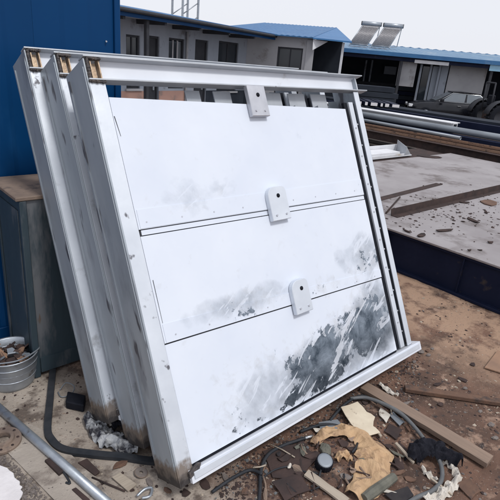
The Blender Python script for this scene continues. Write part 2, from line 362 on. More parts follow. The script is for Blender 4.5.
# ------------------------------------------------------------------ sluice gates
GW, GH, GD, GB = 2.191, 2.140, .232, .122     # width, height, frame depth, top beam height
def bolt_mesh(r=.011, h=.010):
    bm = bmesh.new(); bmesh.ops.create_cone(bm, cap_ends=True, segments=6, radius1=r, radius2=r*.9, depth=h, matrix=Matrix.Rotation(R(90), 4, 'X'))
    me = bpy.data.meshes.new('bolt'); bm.to_mesh(me); bm.free(); me.materials.append(MATS['lug_steel']); return me
BOLT = bolt_mesh(); BOLT_S = bolt_mesh(.007, .007); BOLT_T = bolt_mesh(.005, .004)
def bolt(parent, x, y, z, me=BOLT):
    o = bpy.data.objects.new('bolt', me); COL.objects.link(o); o.parent = parent; o.location = (x, y, z); return o
def lug(parent, x0, x1, z0, z1, rounded, hole):
    r = .06; bm = bmesh.new(); pts = [(x0, z0), (x1, z0)]
    if rounded:
        for k in range(7): a = R(15*k); pts.append((x1-r*.55+r*.55*math.cos(a), z1-r*.55+r*.55*math.sin(a)))
        for k in range(7): a = R(90+15*k); pts.append((x0+r+r*math.cos(a), z1-r+r*math.sin(a)))
    else: pts += [(x1, z1), (x0, z1)]
    p = prism('lug', [(x, -.034, z) for x, z in pts], (0, .034, 0), 'lug_steel' if not rounded else 'steel_bright', parent, .003)
    bm.free()
    hx, hz = hole; hv = []; hf = []
    # eye of the lug: a dark bored disc set in a raised lip
    tube('lug_eye', [(hx, -.0365, hz), (hx, -.030, hz)], .013, 'rubber', p, 14)
    for bx_, bz in ((x0+.035, z0+.032), (x1-.035, z0+.032)): bolt(p, bx_, -.037, bz, BOLT_S)
    return p
def gate(label, X, Y, lean, front):
    g = thing('sluice_gate', label, 'sluice gate', (X, Y, .130), (-lean, 0, 0), 'stainless sluice gates leaning in a stack')
    t = .008; zl = GH-GB
    # left guide post: wide outer web, front and back flange, return lips
    j = boxes('left_post', [(0, t, 0, GD, .0, GH-.012)], 'jamb', g, .0012)
    boxes('front_flange', [(t, .088, 0, t, .004, zl-.004)], 'flange', j, .001)
    boxes('back_flange', [(t, .088, GD-t, GD, .004, zl-.004)], 'jamb', j)
    boxes('edge_lip', [(-.006, 0, GD-.034, GD-.026, .03, GH-.05)], 'jamb', j)
    boxes('edge_lip', [(-.004, 0, .012, .018, .03, GH-.05)], 'jamb', j)
    # right guide post
    xr = GW-.07
    k = boxes('right_post', [(xr-t, xr, .006, GD, .03, GH-.02)], 'jamb', g)
    boxes('front_flange', [(xr-.064, xr-t-.001, 0, t, .07, zl-.004)], 'steel_bright', k, .001)
    boxes('back_flange', [(xr-.088, xr-t, GD-t, GD, .03, zl)], 'jamb', k)
    # seals with their clamp bar
    s0 = xr-.064
    box('rubber_seal', s0-.040, s0-.008, .012, .03, .082, zl-.09, 'rubber', g)
    cb = box('clamp_bar', s0-.092, s0-.044, -.004, .012, .082, zl-.085, 'steel_bright', g, .002)
    box('rubber_seal', s0-.134, s0-.096, .010, .03, .082, zl-.085, 'rubber', g)
    if front:
        for i in range(11): bolt(cb, s0-.024, .009, .19+i*.158, BOLT_S)
        for i in range(8): bolt(cb, s0-.068, -.006, .27+i*.21, BOLT_S)
    # top beam: open channel
    tb = thing_part('top_beam', g)
    boxes('top_flange', [(0, GW, -.012, .052, GH-t, GH)], 'steel', tb, .0012)
    boxes('bottom_flange', [(.004, GW+.02, -.016, .046, zl, zl+t)], 'steel', tb, .0012)
    boxes('web', [(t+.001, GW-.02, .036, .0425, zl+t, GH-t)], 'steel_web', tb)
    # burnt stub of the post inside the beam's open end
    st = boxes('post_stub', [(.030, .036, -.002, .0355, zl+t+.002, GH-t-.018), (.036, .066, .022, .028, zl+t+.002, GH-t-.02)], 'weld_tan', tb)
    box('stub_rib', .074, .080, .0, .0355, zl+t, GH-t-.004, 'weld_tan', tb)
    wd = []
    def bead(x0_, z0_, x1_, z1_, k):
        for i in range(k):
            f = (i+rnd.uniform(-.3, .3))/k; x = x0_+(x1_-x0_)*f; z = z0_+(z1_-z0_)*f; w_, h_ = rnd.uniform(.004, .008), rnd.uniform(.004, .009)
            wd.append((x-w_, x+w_, -.012-.004*rnd.random(), .004, z-h_, z+h_))
    bead(.014, zl+.006, .016, GH-t-.008, 16); bead(.012, zl-.004, .092, zl-.006, 11); bead(.020, GH-t-.006, .088, GH-t-.009, 10)
    boxes('weld_seam', wd, 'weld_dark', tb, .0025)
    # panels
    x0, x1 = .091, s0-.136
    pn = thing_part('panel', g, 1.85 if front else 1.6)
    zs = lambda a, b, x: a+(b-a)*(x-x0)/(x1-x0)
    def sheet(name, za0, zb0, za1, zb1, y0, y1, m, ins=0):
        return prism(name, [(x0+ins, y0, za0), (x1, y0, zb0), (x1, y0, zb1), (x0+ins, y0, za1)], (0, y1-y0, 0), m, pn)
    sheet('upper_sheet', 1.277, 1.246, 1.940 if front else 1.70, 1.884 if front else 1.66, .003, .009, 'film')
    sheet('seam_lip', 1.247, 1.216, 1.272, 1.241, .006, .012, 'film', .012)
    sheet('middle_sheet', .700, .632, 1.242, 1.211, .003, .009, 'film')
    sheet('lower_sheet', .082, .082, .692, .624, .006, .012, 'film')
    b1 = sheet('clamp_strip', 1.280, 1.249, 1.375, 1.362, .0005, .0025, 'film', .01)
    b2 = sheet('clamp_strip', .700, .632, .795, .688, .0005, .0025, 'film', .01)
    box('bottom_seal', .10, s0-.14, .010, .022, .066, .082, 'rubber', g)
    box('groove_lining', x0-.004, x1+.004, .0125, .0165, .07, 1.88 if front else 1.6, 'frame_dark', g)
    if front:
        for i in range(9):
            x = x0+.05+i*.21; bolt(b1, x, .0005, zs(1.31, 1.285, x), BOLT_T)
            bolt(b2, x+.02, .0005, zs(.73, .65, x), BOLT_T)
        lug(g, .975, 1.118, zl-.235+.045, zl+.0, False, (1.05, zl-.06))
        lug(g, .955, 1.108, 1.185, 1.392, True, (1.035, 1.335))
        lug(g, .980, 1.125, .600, .805, True, (1.06, .75))
        # deep scratch marks and cuts in the film
        for (a, b, c, d, w_) in ((.095, 1.845, .107, 1.745, .004), (.103, 1.02, .104, .80, .003)):
            prism('film_cut', [(a, .0015, b), (a+w_, .0015, b), (c+w_*.4, .0015, d), (c, .0015, d)], (0, .002, 0), 'frame_dark', pn)
    # upright ribs behind the skin; their tops show in the slot under the beam
    for i, (xa, xb) in enumerate(((.60, .70), (.80, .93), (1.20, 1.36), (1.43, 1.59), (1.66, 1.82)) if front else ()):
        boxes('rib', [(xa, xb, .075, .082, .10, zl-.004), (xa, xa+.006, .030, .0745, .10, zl-.10)], 'steel', g)
    # bottom beam
    bb = box('bottom_beam', .060, GW, -.022, GD-.02, .0, .064, 'steel_web', g, .002)
    box('toe_strip', .075, GW-.03, -.030, -.0225, .020, .056, 'steel_bright', bb, .002)
    prism('corner_bracket', [(.052, -.0245, .03), (.11, -.0245, .05), (.13, -.0245, .078), (.11, -.0245, .085), (.052, -.0245, .06)], (0, .02, 0), 'weld_dark', g, .003)
    return g
def thing_part(name, parent, zt=1.85):
    """a part that carries pieces: its own mesh is a thin backing strip"""
    if name == 'top_beam': return box(name, .012, GW-.03, .0430, .046, GH-GB+.012, GH-.012, 'steel', parent)
    return box(name, .10, 2.0, .0175, .0195, .10, zt, 'steel', parent)
gate('foremost stainless sluice gate, white filmed panel with three lifting lugs facing the yard', 1.050, 1.462, .4576, True)
gate('middle stainless sluice gate, sandwiched between the other two leaning gates', 1.040, 1.792, .4590, False)
gate('rearmost stainless sluice gate, its back leaning on the dark metal cabinet', .978, 2.070, .4500, False)

# ------------------------------------------------------------------ cabinet the gates lean on, blue container behind
c = thing('metal_cabinet', 'dark blue-grey steel cabinet with rusty top, behind the leaning gates', 'cabinet', (.85, 2.885, 0))
box('body', .012, 1.6, .012, .50, .03, 1.225, 'cabinet', c, .006)
box('top_plate', -.02, 1.63, -.004, .52, 1.226, 1.25, 'rust_top', c, .004)
for xa, ya in ((0, 0), (1.57, 0), (0, .465)): box('corner_post', xa, xa+.04, ya, ya+.04, 0, 1.224, 'cabinet', c, .004)
d_ = box('side_panel', .004, .0118, .07, .44, .12, 1.15, 'cabinet', c, .003)
box('skirting', .045, 1.565, .003, .0118, .03, .14, 'cabinet', c)

b_ = thing('blue_container', 'tall deep blue ribbed steel container behind the metal cabinet', 'container', (-3.2, 3.47, 0))
L_ = 4.95
for i in range(9):
    xa = i*.55; vs_ = []; 
    prof = [(0, 0), (.17, 0), (.20, .022), (.36, .022), (.39, 0), (.549, 0)]
    for x, y in prof: vs_ += [(xa+x, -y*.45, .12), (xa+x, -y*.45, 2.74)]
    fs = [(2*k, 2*k+2, 2*k+3, 2*k+1) for k in range(5)]
    n = len(vs_); vs_ += [(xa, .05, .12), (xa+.549, .05, .12), (xa+.549, .05, 2.74), (xa, .05, 2.74)]
    fs += [(n, n+3, n+2, n+1)]
    mesh('wall_panel', vs_, fs, 'blue_paint', b_)
box('bottom_rail', 0, L_, -.02, .06, 0, .118, 'blue_paint', b_, .004); box('top_rail', 0, L_, -.02, .06, 2.742, 2.84, 'blue_paint', b_, .004)
box('corner_post', L_+.001, L_+.045, -.022, .07, 0, 2.84, 'blue_paint', b_, .004)
boxes('shell', [(0, L_, .062, 2.2, .02, 2.80)], 'blue_paint', b_)
bolt(b_, L_-.06, -.012, 2.13, BOLT_S)

# ------------------------------------------------------------------ plate stack on the right
p = thing('steel_platform', 'low navy steel platform carrying a big dusty steel plate', 'platform', (4.72, -6, 0))
box('top_plate', 0, 6.36, 0, 11.38, .438, .460, 'plate_top', p, .003)
box('side_beam', .055, .085, .02, 11.34, .03, .436, 'navy_steel', p)
box('lower_flange', -.005, .09, .0, 11.36, .0, .03, 'navy_steel', p, .003); box('upper_flange', .02, .12, .01, 11.37, .4065, .4365, 'navy_steel', p, .003)
for y in (7.0, 7.9, 8.8, 9.7, 10.6): box('web_stiffener', .022, .0545, y, y+.012, .031, .406, 'navy_steel', p)
box('end_beam', .1, 6.3, 11.3, 11.345, .0, .436, 'navy_steel', p); box('far_beam', 6.2, 6.3, .1, 11.29, .0, .436, 'navy_steel', p)
box('bearer', 2.6, 6.2, 11.36, 12.15, .0, .44, 'rust_dark', p)

PZ = .4605
t = thing('angle_iron', 'long dark steel angle lying across the dusty plate', 'angle iron', (5.18, 3.07, PZ), (0, 0, R(-.4)))
prism('web', [(0, 0, 0), (0, .008, 0), (0, .02, .085), (0, .012, .085)], (3.6, 0, 0), 'rust_dark', t); box('foot', 0, 3.6, -.085, -.001, 0, .008, 'rust_dark', t)
t = thing('flat_bar', 'thin dark flat bar behind the dark angle on the dusty plate', 'steel bar', (5.5, 3.55, PZ), (0, 0, R(4)))
box('bar', 0, 2.1, 0, .11, 0, .006, 'rust_dark', t); box('burr', 2.1, 2.13, .01, .05, 0, .012, 'rust_dark', t)
a = cp(386, 213, PZ+.01); b = cp(400, 197, PZ+.01)
tag(tube('steel_rod', [a, b], .011, 'rust_dark', None, 8), 'short dark steel rod lying by the end of the angle', 'steel rod')
def scrap(name, px, z, size, m, label, group=None, thick=.012, rot=None, cat='scrap', curl=.0):
    q = cp(*px, z); n = 7; pts = []
    for k in range(n):
        a = 2*math.pi*k/n; r = (.75+.5*rnd.random()); pts.append((size[0]*.5*r*math.cos(a), size[1]*.5*r*math.sin(a), curl*math.cos(2*a)))
    o = prism(name, pts, (0, 0, thick), m, None, min(.003, thick*.25)); o.location = (q.x, q.y, z+(gh(q.x, q.y) if z < .2 else 0)+abs(curl)+.001)
    o.rotation_euler = (0, 0, rot if rot is not None else rnd.uniform(0, 6.3)); return tag(o, label, cat, group)
GP = 'dark steel scraps on the dusty plate'
for px, sz in (((446, 231), (.26, .07)), ((421, 236), (.16, .07)), ((473, 221), (.20, .09)), ((464, 203), (.15, .06)), ((436, 201), (.13, .08)), ((429, 157), (.5, .25)), ((486, 213), (.10, .05)), ((490, 243), (.07, .05)), ((407, 232), (.10, .04)), ((469, 251), (.05, .04))):
    scrap('steel_scrap', px, PZ, sz, 'rust_dark', 'small dark curled steel scrap lying on the dusty plate', GP, .010, None, 'scrap', .006)
q = cp(489, 202, PZ); o = scrap('oval_plate', (489, 203), PZ, (.34, .20), 'rust', 'rusty oval offcut plate lying in front of the long angle', None, .014, .3, 'steel plate')
gvs = []; 
def chips(name, m, spots, smin, smax, label, cat, flat=.5):
    vs_ = []; fs = []
    for (x, y, z) in spots:
        s = smin+(smax-smin)*rnd.random()**2.5; n = rnd.choice((4, 5, 5, 6)); a0 = rnd.random()*6.3; k0 = len(vs_); el = rnd.uniform(.45, 1)
        th = s*flat*rnd.uniform(.4, 1); tx, ty = rnd.uniform(-.35, .35), rnd.uniform(-.35, .35)
        for lev in (0, 1):
            for k in range(n):
                a = 2*math.pi*k/n+rnd.uniform(-.25, .25); u = s*math.cos(a)*rnd.uniform(.7, 1)*(1-.2*lev); v = s*el*math.sin(a)*(1-.2*lev)
                vx, vy = u*math.cos(a0)-v*math.sin(a0), u*math.sin(a0)+v*math.cos(a0)
                vs_.append((x+vx, y+vy, z-th*.15+lev*th+vx*tx+vy*ty))
        fs.append(tuple(range(k0, k0+n))[::-1]); fs.append(tuple(range(k0+n, k0+2*n)))
        for k in range(n): fs.append((k0+k, k0+(k+1) % n, k0+n+(k+1) % n, k0+n+k))
    return tag(mesh(name, vs_, fs, m), label, cat, None, 'stuff')
sp = [(rnd.gauss(6.5, 1.2), 2.9+rnd.gauss(0, .35)-.3*rnd.random(), PZ) for _ in range(420)]
chips('scale_flakes', 'rust_dark', [s for s in sp if 4.8 < s[0] < 11 and s[1] < 5.2], .008, .035, 'dark mill scale and grit strewn over the dusty plate', 'grit', .3)

# white channel beyond the plate
t = thing('white_channel', 'short white steel channel resting beyond the dusty plate', 'steel channel', (7.6, 5.52, .4605))
box('base', 0, 2.05, 0, .42, 0, .02, 'white_steel', t, .002); box('side', 0, 2.05, .40, .42, .0205, .17, 'white_steel', t, .002); box('side', 0, 1.75, 0, .02, .0205, .06, 'white_steel', t, .002)
box('inner_plate', .05, 1.62, .03, .38, .021, .10, 'white_steel', t, .004); prism('end_flap', [(1.76, 0, .0205), (2.04, .02, .0205), (2.04, .39, .0205), (2.02, .39, .27), (1.80, .0, .19)], (.012, 0, 0), 'steel', t)
# ------------------------------------------------------------------ steel stock laid along Y beyond the plate
def stock(name, label, cat, x, y0, y1, z, kind, s, m, rot=0):
    t = thing(name, label, cat, (x, y0, z), (0, 0, rot)); L = y1-y0
    if kind == 'I':
        box('top_flange', -s/2, s/2, 0, L, s*.92, s, m, t, .003); box('web', -s*.05, s*.05, .0, L, s*.08, s*.92, m, t); box('bottom_flange', -s/2, s/2, 0, L, 0, s*.08, m, t, .003)
    elif kind == 'pipe':
        tube('pipe_wall', [(0, 0, s/2), (0, L, s/2)], s/2, m, t, 14, .85)
    elif kind == 'tube':
        boxes('tube_wall', [(-s/2, -s*.42, 0, L, 0, s), (s*.42, s/2, 0, L, 0, s), (-s*.42, s*.42, 0, L, s*.92, s), (-s*.42, s*.42, 0, L, 0, s*.08)], m, t)
        box('end_plug', -s*.419, s*.419, .02, .04, s*.081, s*.919, 'dark_wall', t)
    elif kind == 'flat':
        box('bar', -s/2, s/2, 0, L, 0, s*.12, m, t, .003); box('rib', -s*.5, -s*.42, 0, L, s*.121, s*.35, m, t)
    return t
for y in (2.2, 6.0, 9.6):
    tag(box('timber_bearer', 11.25, 14.0, y, y+.16, 0, .38, 'wood_dark', None, .01), 'dark timber bearer under the long steel stock', 'timber', 'timber bearers under the steel stock')
stock('steel_beam', 'rust-brown steel beam, lowest and nearest the dusty plate in the stock pile', 'steel beam', 11.42, .5, 13, .381, 'I', .20, 'rust_dark')
stock('flat_bar', 'orange-rusted flat steel bar on the stock pile, beside the brown beam', 'steel bar', 11.62, 1.0, 12.5, .585, 'flat', .17, 'rust_pale')
stock('steel_beam', 'dark rusty steel beam between the orange flat bar and grey pipe', 'steel beam', 11.95, .2, 13.5, .381, 'I', .26, 'rust')
stock('flat_bar', 'pale rusted flat steel bar on top of the dark rusty beam', 'steel bar', 11.95, 3.0, 11.5, .645, 'flat', .13, 'rust_pale', .012)
stock('steel_pipe', 'thin grey steel pipe lying askew on the stock pile', 'steel pipe', 12.10, 5.7, 11.8, .665, 'pipe', .09, 'grey_steel', R(-3.5))
stock('square_tube', 'navy grey square tube in the middle of the steel stock pile', 'steel tube', 12.55, -.5, 13, .381, 'tube', .34, 'navy_steel')
stock('steel_pipe', 'long fat grey steel pipe on top of the stock pile', 'steel pipe', 12.72, -.5, 13.5, .73, 'pipe', .17, 'grey_steel')
stock('steel_beam', 'dark brown steel beam behind the fat grey pipe', 'steel beam', 13.08, 0, 13, .381, 'I', .30, 'rust_dark')
o_ = stock('steel_beam', 'long white steel beam topmost on the stock pile', 'steel beam', 13.15, 6.42, 13.5, .70, 'tube', .24, 'white_steel')
box('cover_plate', -.24, .26, .01, 7.0, .241, .262, 'white_steel', o_)
stock('steel_beam', 'grey steel beam on the far side of the stock pile', 'steel beam', 13.6, -1, 11, .381, 'I', .36, 'grey_steel')

for k, (x, y0, y1, z, s_, lab) in enumerate(((14.5, -2, 12, .121, .40, 'lower'), (14.55, -1, 13, .53, .40, 'upper'))):
    stock('square_tube', 'navy box section in the dark row behind the stock pile, %s one of the two' % lab, 'steel tube', x, y0, y1, z, 'tube', s_, 'navy_steel')
stock('steel_beam', 'blackish steel beam beside the two stacked navy box sections', 'steel beam', 15.1, -2, 13, .121, 'I', .88, 'dark_wall')
for y in (0, 5, 10): tag(box('timber_bearer', 14.1, 15.6, y, y+.15, 0, .12, 'wood_dark', None, .01), 'dark timber bearer under the navy box sections', 'timber', 'timber bearers under the navy sections')
# ------------------------------------------------------------------ buildings
UP = Vector((0, 0, 1))
def corr(name, a, b, c_, d, m, parent, pitch=.22, amp=.022, thick=.03):
    """corrugated sheet over quad a-b (eave) and d-c_ (ridge)"""
    a, b, c_, d = map(Vector, (a, b, c_, d)); n = max(4, int((b-a).length/pitch*4)); vs_ = []; nn = (b-a).cross(d-a).normalized()
    if nn.z < 0: nn = -nn
    for i in range(n+1):
        u = i/n; h = amp*(.5+.5*math.cos(i*math.pi/2))
        for p_ in (a.lerp(b, u), d.lerp(c_, u)): vs_.append(p_+nn*h)
    k = len(vs_); vs_ += [a-nn*thick, b-nn*thick, c_-nn*thick, d-nn*thick]
    fs = [(2*i, 2*i+2, 2*i+3, 2*i+1) for i in range(n)]+[(k, k+3, k+2, k+1), (0, 1, k+3, k), (2*n, k+1, k+2, 2*n+1), tuple([k]+[k+1]+[2*i for i in range(n, -1, -1)]), tuple([k+2, k+3]+[2*i+1 for i in range(n+1)])]
    return mesh(name, vs_, fs, m, parent)
def wall_with_openings(root, name, L, H, ops, m, y=0., th=.2, dado=0, fr='frame_dark', dm='dark_wall'):
    """wall along local x with real openings; ops = (x0, x1, z0, z1, kind)"""
    ops = sorted(ops); xs = 0; bl = []
    for (x0, x1, z0, z1, kd) in ops:
        bl.append((xs, x0, y, y+th, 0, H)); bl.append((x0, x1, y, y+th, z1, H))
        if z0 > .02: bl.append((x0, x1, y, y+th, 0, z0))
        xs = x1
    bl.append((xs, L, y, y+th, 0, H)); w_ = boxes(name, bl, m, root)
    for (x0, x1, z0, z1, kd) in ops:
        f = .06
        if kd == 'open': continue
        nm = 'door' if kd == 'door' else 'window'
        o = boxes(nm, [(x0, x0+f, y+.05, y+.12, z0, z1), (x1-f, x1, y+.05, y+.12, z0, z1), (x0+f, x1-f, y+.05, y+.12, z1-f, z1), (x0+f, x1-f, y+.05, y+.12, z0, z0+f)], fr, root)
        if kd == 'grid':
            nx, nz_ = 3, 2
            for i in range(nx):
                for k in range(nz_):
                    xa = x0+f+(x1-x0-2*f)*i/nx; xb = x0+f+(x1-x0-2*f)*(i+1)/nx; za = z0+f+(z1-z0-2*f)*k/nz_; zb = z0+f+(z1-z0-2*f)*(k+1)/nz_
                    box('pane', xa+.03, xb-.03, y+.08, y+.09, za+.03, zb-.03, 'glass' if (i+k) % 3 else 'car_glass', o)
            boxes('glazing_bar', [(x0+f+(x1-x0-2*f)*i/nx-.03, x0+f+(x1-x0-2*f)*i/nx+.03, y+.07, y+.10, z0+f, z1-f) for i in range(1, nx)]+[(x0+f, x1-f, y+.065, y+.105, z0+f+(z1-z0-2*f)*.5-.03, z0+f+(z1-z0-2*f)*.5+.03)], 'wall_light', o)
        elif kd == 'door':
            box('leaf', x0+f, x1-f, y+.09, y+.11, z0+f, z1-f, 'frame_dark', o); box('handle', x1-f-.16, x1-f-.1, y+.04, y+.089, z0+.95, z0+1.1, 'galv', o)
        else:
            xm = (x0+x1)/2
            for xa, xb in ((x0+f, xm-.02), (xm+.02, x1-f)): box('pane', xa, xb, y+.08, y+.09, z0+f, z1-f, 'glass', o)
            box('mullion', xm-.02, xm+.02, y+.06, y+.11, z0+f, z1-f, fr, o); box('sill', x0-.05, x1+.05, y-.06, y+.049, z0-.06, z0-.001, 'wall_light', o)
    if dado:
        xs = 0; k = 0
        for (x0, x1, z0, z1, kd) in ops:
            if kd in ('door', 'open'):
                if x0 > xs: box('dado', xs+.001, x0, y-.02, y-.001, 0, dado, 'dado' if k < 2 else dm, root); k += 1
                xs = x1
        box('dado', xs, L-.001, y-.02, y-.001, 0, dado, dm, root)
    return w_
def frame_of(A, B):
    """empty rotation and converters for a facade running A->B (ground points)"""
    d = Vector((B.x-A.x, B.y-A.y, 0)); ang = math.atan2(d.y, d.x); ux = d.normalized(); uy = Vector((-ux.y, ux.x, 0))
    return ang, ux, uy, d.length
EV = 3.0
# long low building receding to the right, with a veranda
A = cp(125, 8.5, EV); B = cp(275, 35, EV); A.z = B.z = 0; ang, ux, uy, L = frame_of(A, B); A -= ux*2.2; L += 2.2
WY = 1.1
g = thing('veranda_building', 'long low grey building with dark doors and blue veranda roof', 'building', A, (0, 0, ang))
def lx(px, py, yy):
    P = hit(px, py, A+uy*yy, uy); return (P-A).dot(ux), P.z
ops = []
for xa, xb, yt, kd, z0 in ((126, 140, 35, 'win', 1.0), (148, 159.5, 36, 'door', 0), (169, 185, 38.5, 'grid', 1.0), (195.5, 208.5, 40, 'door', 0), (219, 239, 42, 'win', .9)):
    x0, zt = lx(xa, yt, WY); x1, zt2 = lx(xb, yt, WY); ops.append((x0, x1, z0, (zt+zt2)/2, kd))
x_end, _ = lx(245, 50, WY); L1 = L-.15
wall_with_openings(g, 'wall', L1, 2.95, ops, 'wall_grey', WY, .2, .93)
boxes('rear_wall', [(0, L1, 5.4, 5.6, 0, 3.2), (0, .2, WY+.2, 5.4, 0, 2.95), (L1-.2, L1, WY+.2, 5.4, 0, 2.95)], 'wall_grey', g)
box('floor_slab', 0, L1, -.2, WY-.03, .0, .10, 'wall_light', g)
rf = corr('roof', (-.4, 0, EV), (L, 0, EV), (L, 5.9, EV+.62), (-.4, 5.9, EV+.62), 'blue_roof', g)
box('fascia', -.4, L, -.03, -.001, EV-.17, EV+.03, 'blue_paint', rf); box('ceiling', 0, L-.1, .01, WY-.01, EV-.12, EV-.07, 'wall_grey', rf)
for i in range(6): box('rafter', .6+i*1.55, .68+i*1.55, .02, WY-.02, EV-.24, EV-.121, 'frame_dark', rf)
xp, _ = lx(146.5, 40, .12); box('post', xp-.05, xp+.05, .07, .17, .101, EV-.171, 'frame_dark', g)
tube('gutter', [(-.3, -.09, EV-.02), (L-.05, -.09, EV-.05)], .05, 'frame_dark', rf, 8)
xp2, _ = lx(212, 46, .05); tube('downpipe', [(xp2, WY-.06, EV-.26), (xp2, WY-.06, .11)], .04, 'wall_light', g, 8)
# lattice mast glimpsed above the roof
q = cp(160, 12, 3.3) * 1; q.z = 0; q = q + uy*2
# gabled wing
A2 = cp(228, 31.2, EV); B2 = cp(313, 37.5, EV); A2.z = B2.z = 0; C2 = cp(352, 41.5, EV); R1 = cp(222, 24, 3.95); R2 = cp(337, 27.8, 3.95)
ang2, ux2, uy2, L2 = frame_of(A2, B2)
g = thing('hipped_building', 'grey building with bright blue hipped roof, joined to the veranda building', 'building', A2, (0, 0, ang2))
A2_, ux2_, uy2_ = A2, ux2, uy2
def loc2(P): d = P-A2_; return Vector((d.dot(ux2_), d.dot(uy2_), P.z))
def lx2(px, py, yy):
    P = hit(px, py, A2_+uy2_*yy, uy2_); return (P-A2_).dot(ux2_), P.z
W2 = .35; ops = []; c2x = loc2(C2).x
for xa, xb, yt, kd, z0 in ((278, 303.5, 46.5, 'win', .7),):
    x0, zt = lx2(xa, yt, W2); x1, _ = lx2(xb, yt, W2); ops.append((x0, x1, z0, zt, kd))
xe, _ = lx2(312, 50, W2)
wall_with_openings(g, 'wall', xe, EV-.005, ops, 'wall_light', W2, .2, .9)
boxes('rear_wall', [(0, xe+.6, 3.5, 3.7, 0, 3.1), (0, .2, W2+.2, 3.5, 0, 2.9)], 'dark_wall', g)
r1, r2, c2 = loc2(R1), loc2(R2), loc2(C2); 
rf = corr('roof', (-1.2, 0, EV), (xe+.05, 0, EV), r2, (-1.2, r2.y, r2.z), 'blue_roof', g)
hipc = Vector((c2.x, c2.y, EV)); b2v = Vector((xe+.06, 0, EV))
prism('hip_end', [b2v, hipc, r2], (0, 0, -.05), 'blue_roof_hip', g)
prism('soffit_board', [b2v+Vector((0, .05, -.06)), hipc+Vector((-.9, .05, -.06)), b2v+Vector((.02, .05, -.42))], (0, .04, 0), 'trim_white', g)
box('post', c2.x-.35, c2.x-.27, c2.y+.05, c2.y+.13, 0, EV-.06, 'trim_white', g)
box('post', xe-.2, xe+.08, W2-.06, W2-.002, 0, EV-.08, 'wall_light', g)
# workshop across the far end
A3 = cp(330, 47.3, EV); B3 = cp(500, 62, EV); A3.z = B3.z = 0; ang3, ux3, uy3, L3 = frame_of(A3, B3); A3 -= ux3*3; L3 += 18
g = thing('workshop', 'open-fronted dark workshop with pale blue corrugated roof and solar heaters', 'building', A3, (0, 0, ang3)); WS = g
def lx3(px, py, yy):
    P = hit(px, py, A3+uy3*yy, uy3); return (P-A3).dot(ux3), P.z
RZ = 3.52; RD = 5.0
WS_roof = corr('roof', (0, 0, EV), (L3, 0, EV), (L3, RD, RZ), (0, RD, RZ), 'faded_roof', g, .28, .022)
box('fascia', 0, L3, -.03, -.002, EV-.16, EV+.03, 'blue_roof', WS_roof)
corr('rear_roof', (0, RD+5, EV), (L3, RD+5, EV), (L3, RD+.01, RZ), (0, RD+.01, RZ), 'blue_roof', g, .5, .05)
box('eave_beam', 0, L3, .12, .3, EV-.35, EV-.06, 'navy_steel', g)
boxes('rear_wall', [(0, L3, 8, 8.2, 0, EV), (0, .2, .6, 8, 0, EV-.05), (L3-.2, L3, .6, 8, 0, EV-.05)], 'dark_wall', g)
def wpanel(name, xa, xb, yt, yb, m, yy=.5, th=.08, par=None):
    x0, z1 = lx3(xa, yt, yy); x1, _ = lx3(xb, yt, yy); _, z0 = lx3(xa, yb, yy); return box(name, x0, x1, yy, yy+th, max(z0, .02), z1, m, par or g, .01)
wpanel('wall_panel', 400, 418, 61, 86, 'wall_light', .5)
wpanel('wall_panel', 451, 489, 64.5, 118, 'wall_light', .9)
o = wpanel('sign_board', 415, 450, 59.5, 63, 'trim_white', .10, .03)
wpanel('sign_board', 491, 512, 62.5, 71, 'light_blue', .05, .04)
for xa in (421, 431, 440): wpanel('door_frame', xa, xa+2.2, 64, 118, 'wall_grey', .8)
wpanel('door_leaf', 423.5, 430.5, 66, 118, 'glass', .85); wpanel('door_leaf', 433.5, 439.5, 66, 118, 'wall_grey', .95); wpanel('door_leaf', 442.5, 450, 64, 118, 'wall_grey', .95)
wpanel('notice', 385, 397, 66, 74, 'wall_grey', 7.8, .05)
for xa in (366, 372): wpanel('shelf_post', xa, xa+1.5, 60, 118, 'wall_grey', 5.5)
wpanel('back_shelf', 350, 398, 80, 83, 'frame_dark', 5.4)
for xa in (320, 399, 491): x0, _ = lx3(xa, 70, .15); box('post', x0, x0+.13, .131, .25, 0, EV-.351, 'frame_dark', g, .01)

# solar water heaters on the workshop roof
def heater(px, py, lab):
    u = .32; x0, z0 = lx3(px, py, RD*u); P = A3+ux3*x0+uy3*(RD*u); zr = EV+(RZ-EV)*u+.06
    h = thing('solar_water_heater', lab, 'solar heater', Vector((P.x, P.y, zr)), (0, 0, ang3), 'solar water heaters on the roof'); h.scale = (.80, .8, .86)
    S = 1.15
    top = Vector((.62, .7, 1.28)); wv = Vector((1.12, 0, -.0))
    tk = tube('tank', [Vector((.54, .76, 1.40)), Vector((1.84, .76, 1.40))], .13, 'galv', h, 16); box('end_cap', 1.841, 1.88, .65, .87, 1.28, 1.52, 'frame_dark', tk, .03); box('end_cap', .50, .539, .65, .87, 1.28, 1.52, 'frame_dark', tk, .03)
    n = 12
    for i in range(n):
        a = Vector((-.12, .0, .14))+wv*(i+.5)/n; b = top+wv*(i+.5)/n; tube('collector_tube', [a, b], .034, 'collector', h, 6)
    prism('reflector', [Vector((-.14, .05, .06)), Vector((1.02, .05, .06)), top+wv+Vector((.02, .07, -.08)), top+Vector((-.02, .07, -.08))], (0, .02, 0), 'grey_steel', h)
    for a, b in (((-.16, 0, .10), (.60, .7, 1.30)), ((1.04, 0, .10), (1.76, .7, 1.30)), ((1.78, .78, 1.28), (1.72, 1.1, .20)), ((.66, .78, 1.28), (.62, 1.1, .20)), ((1.04, .0, .12), (-.16, .0, .12)), ((1.04, .0, .12), (1.06, -.02, .0)), ((-.14, .0, .12), (-.14, -.02, .0)), ((1.04, .05, .09), (1.72, 1.1, .20)), ((-.16, .05, .09), (.62, 1.1, .20))):
        tube('frame_bar', [a, b], .026, 'galv', h, 6)
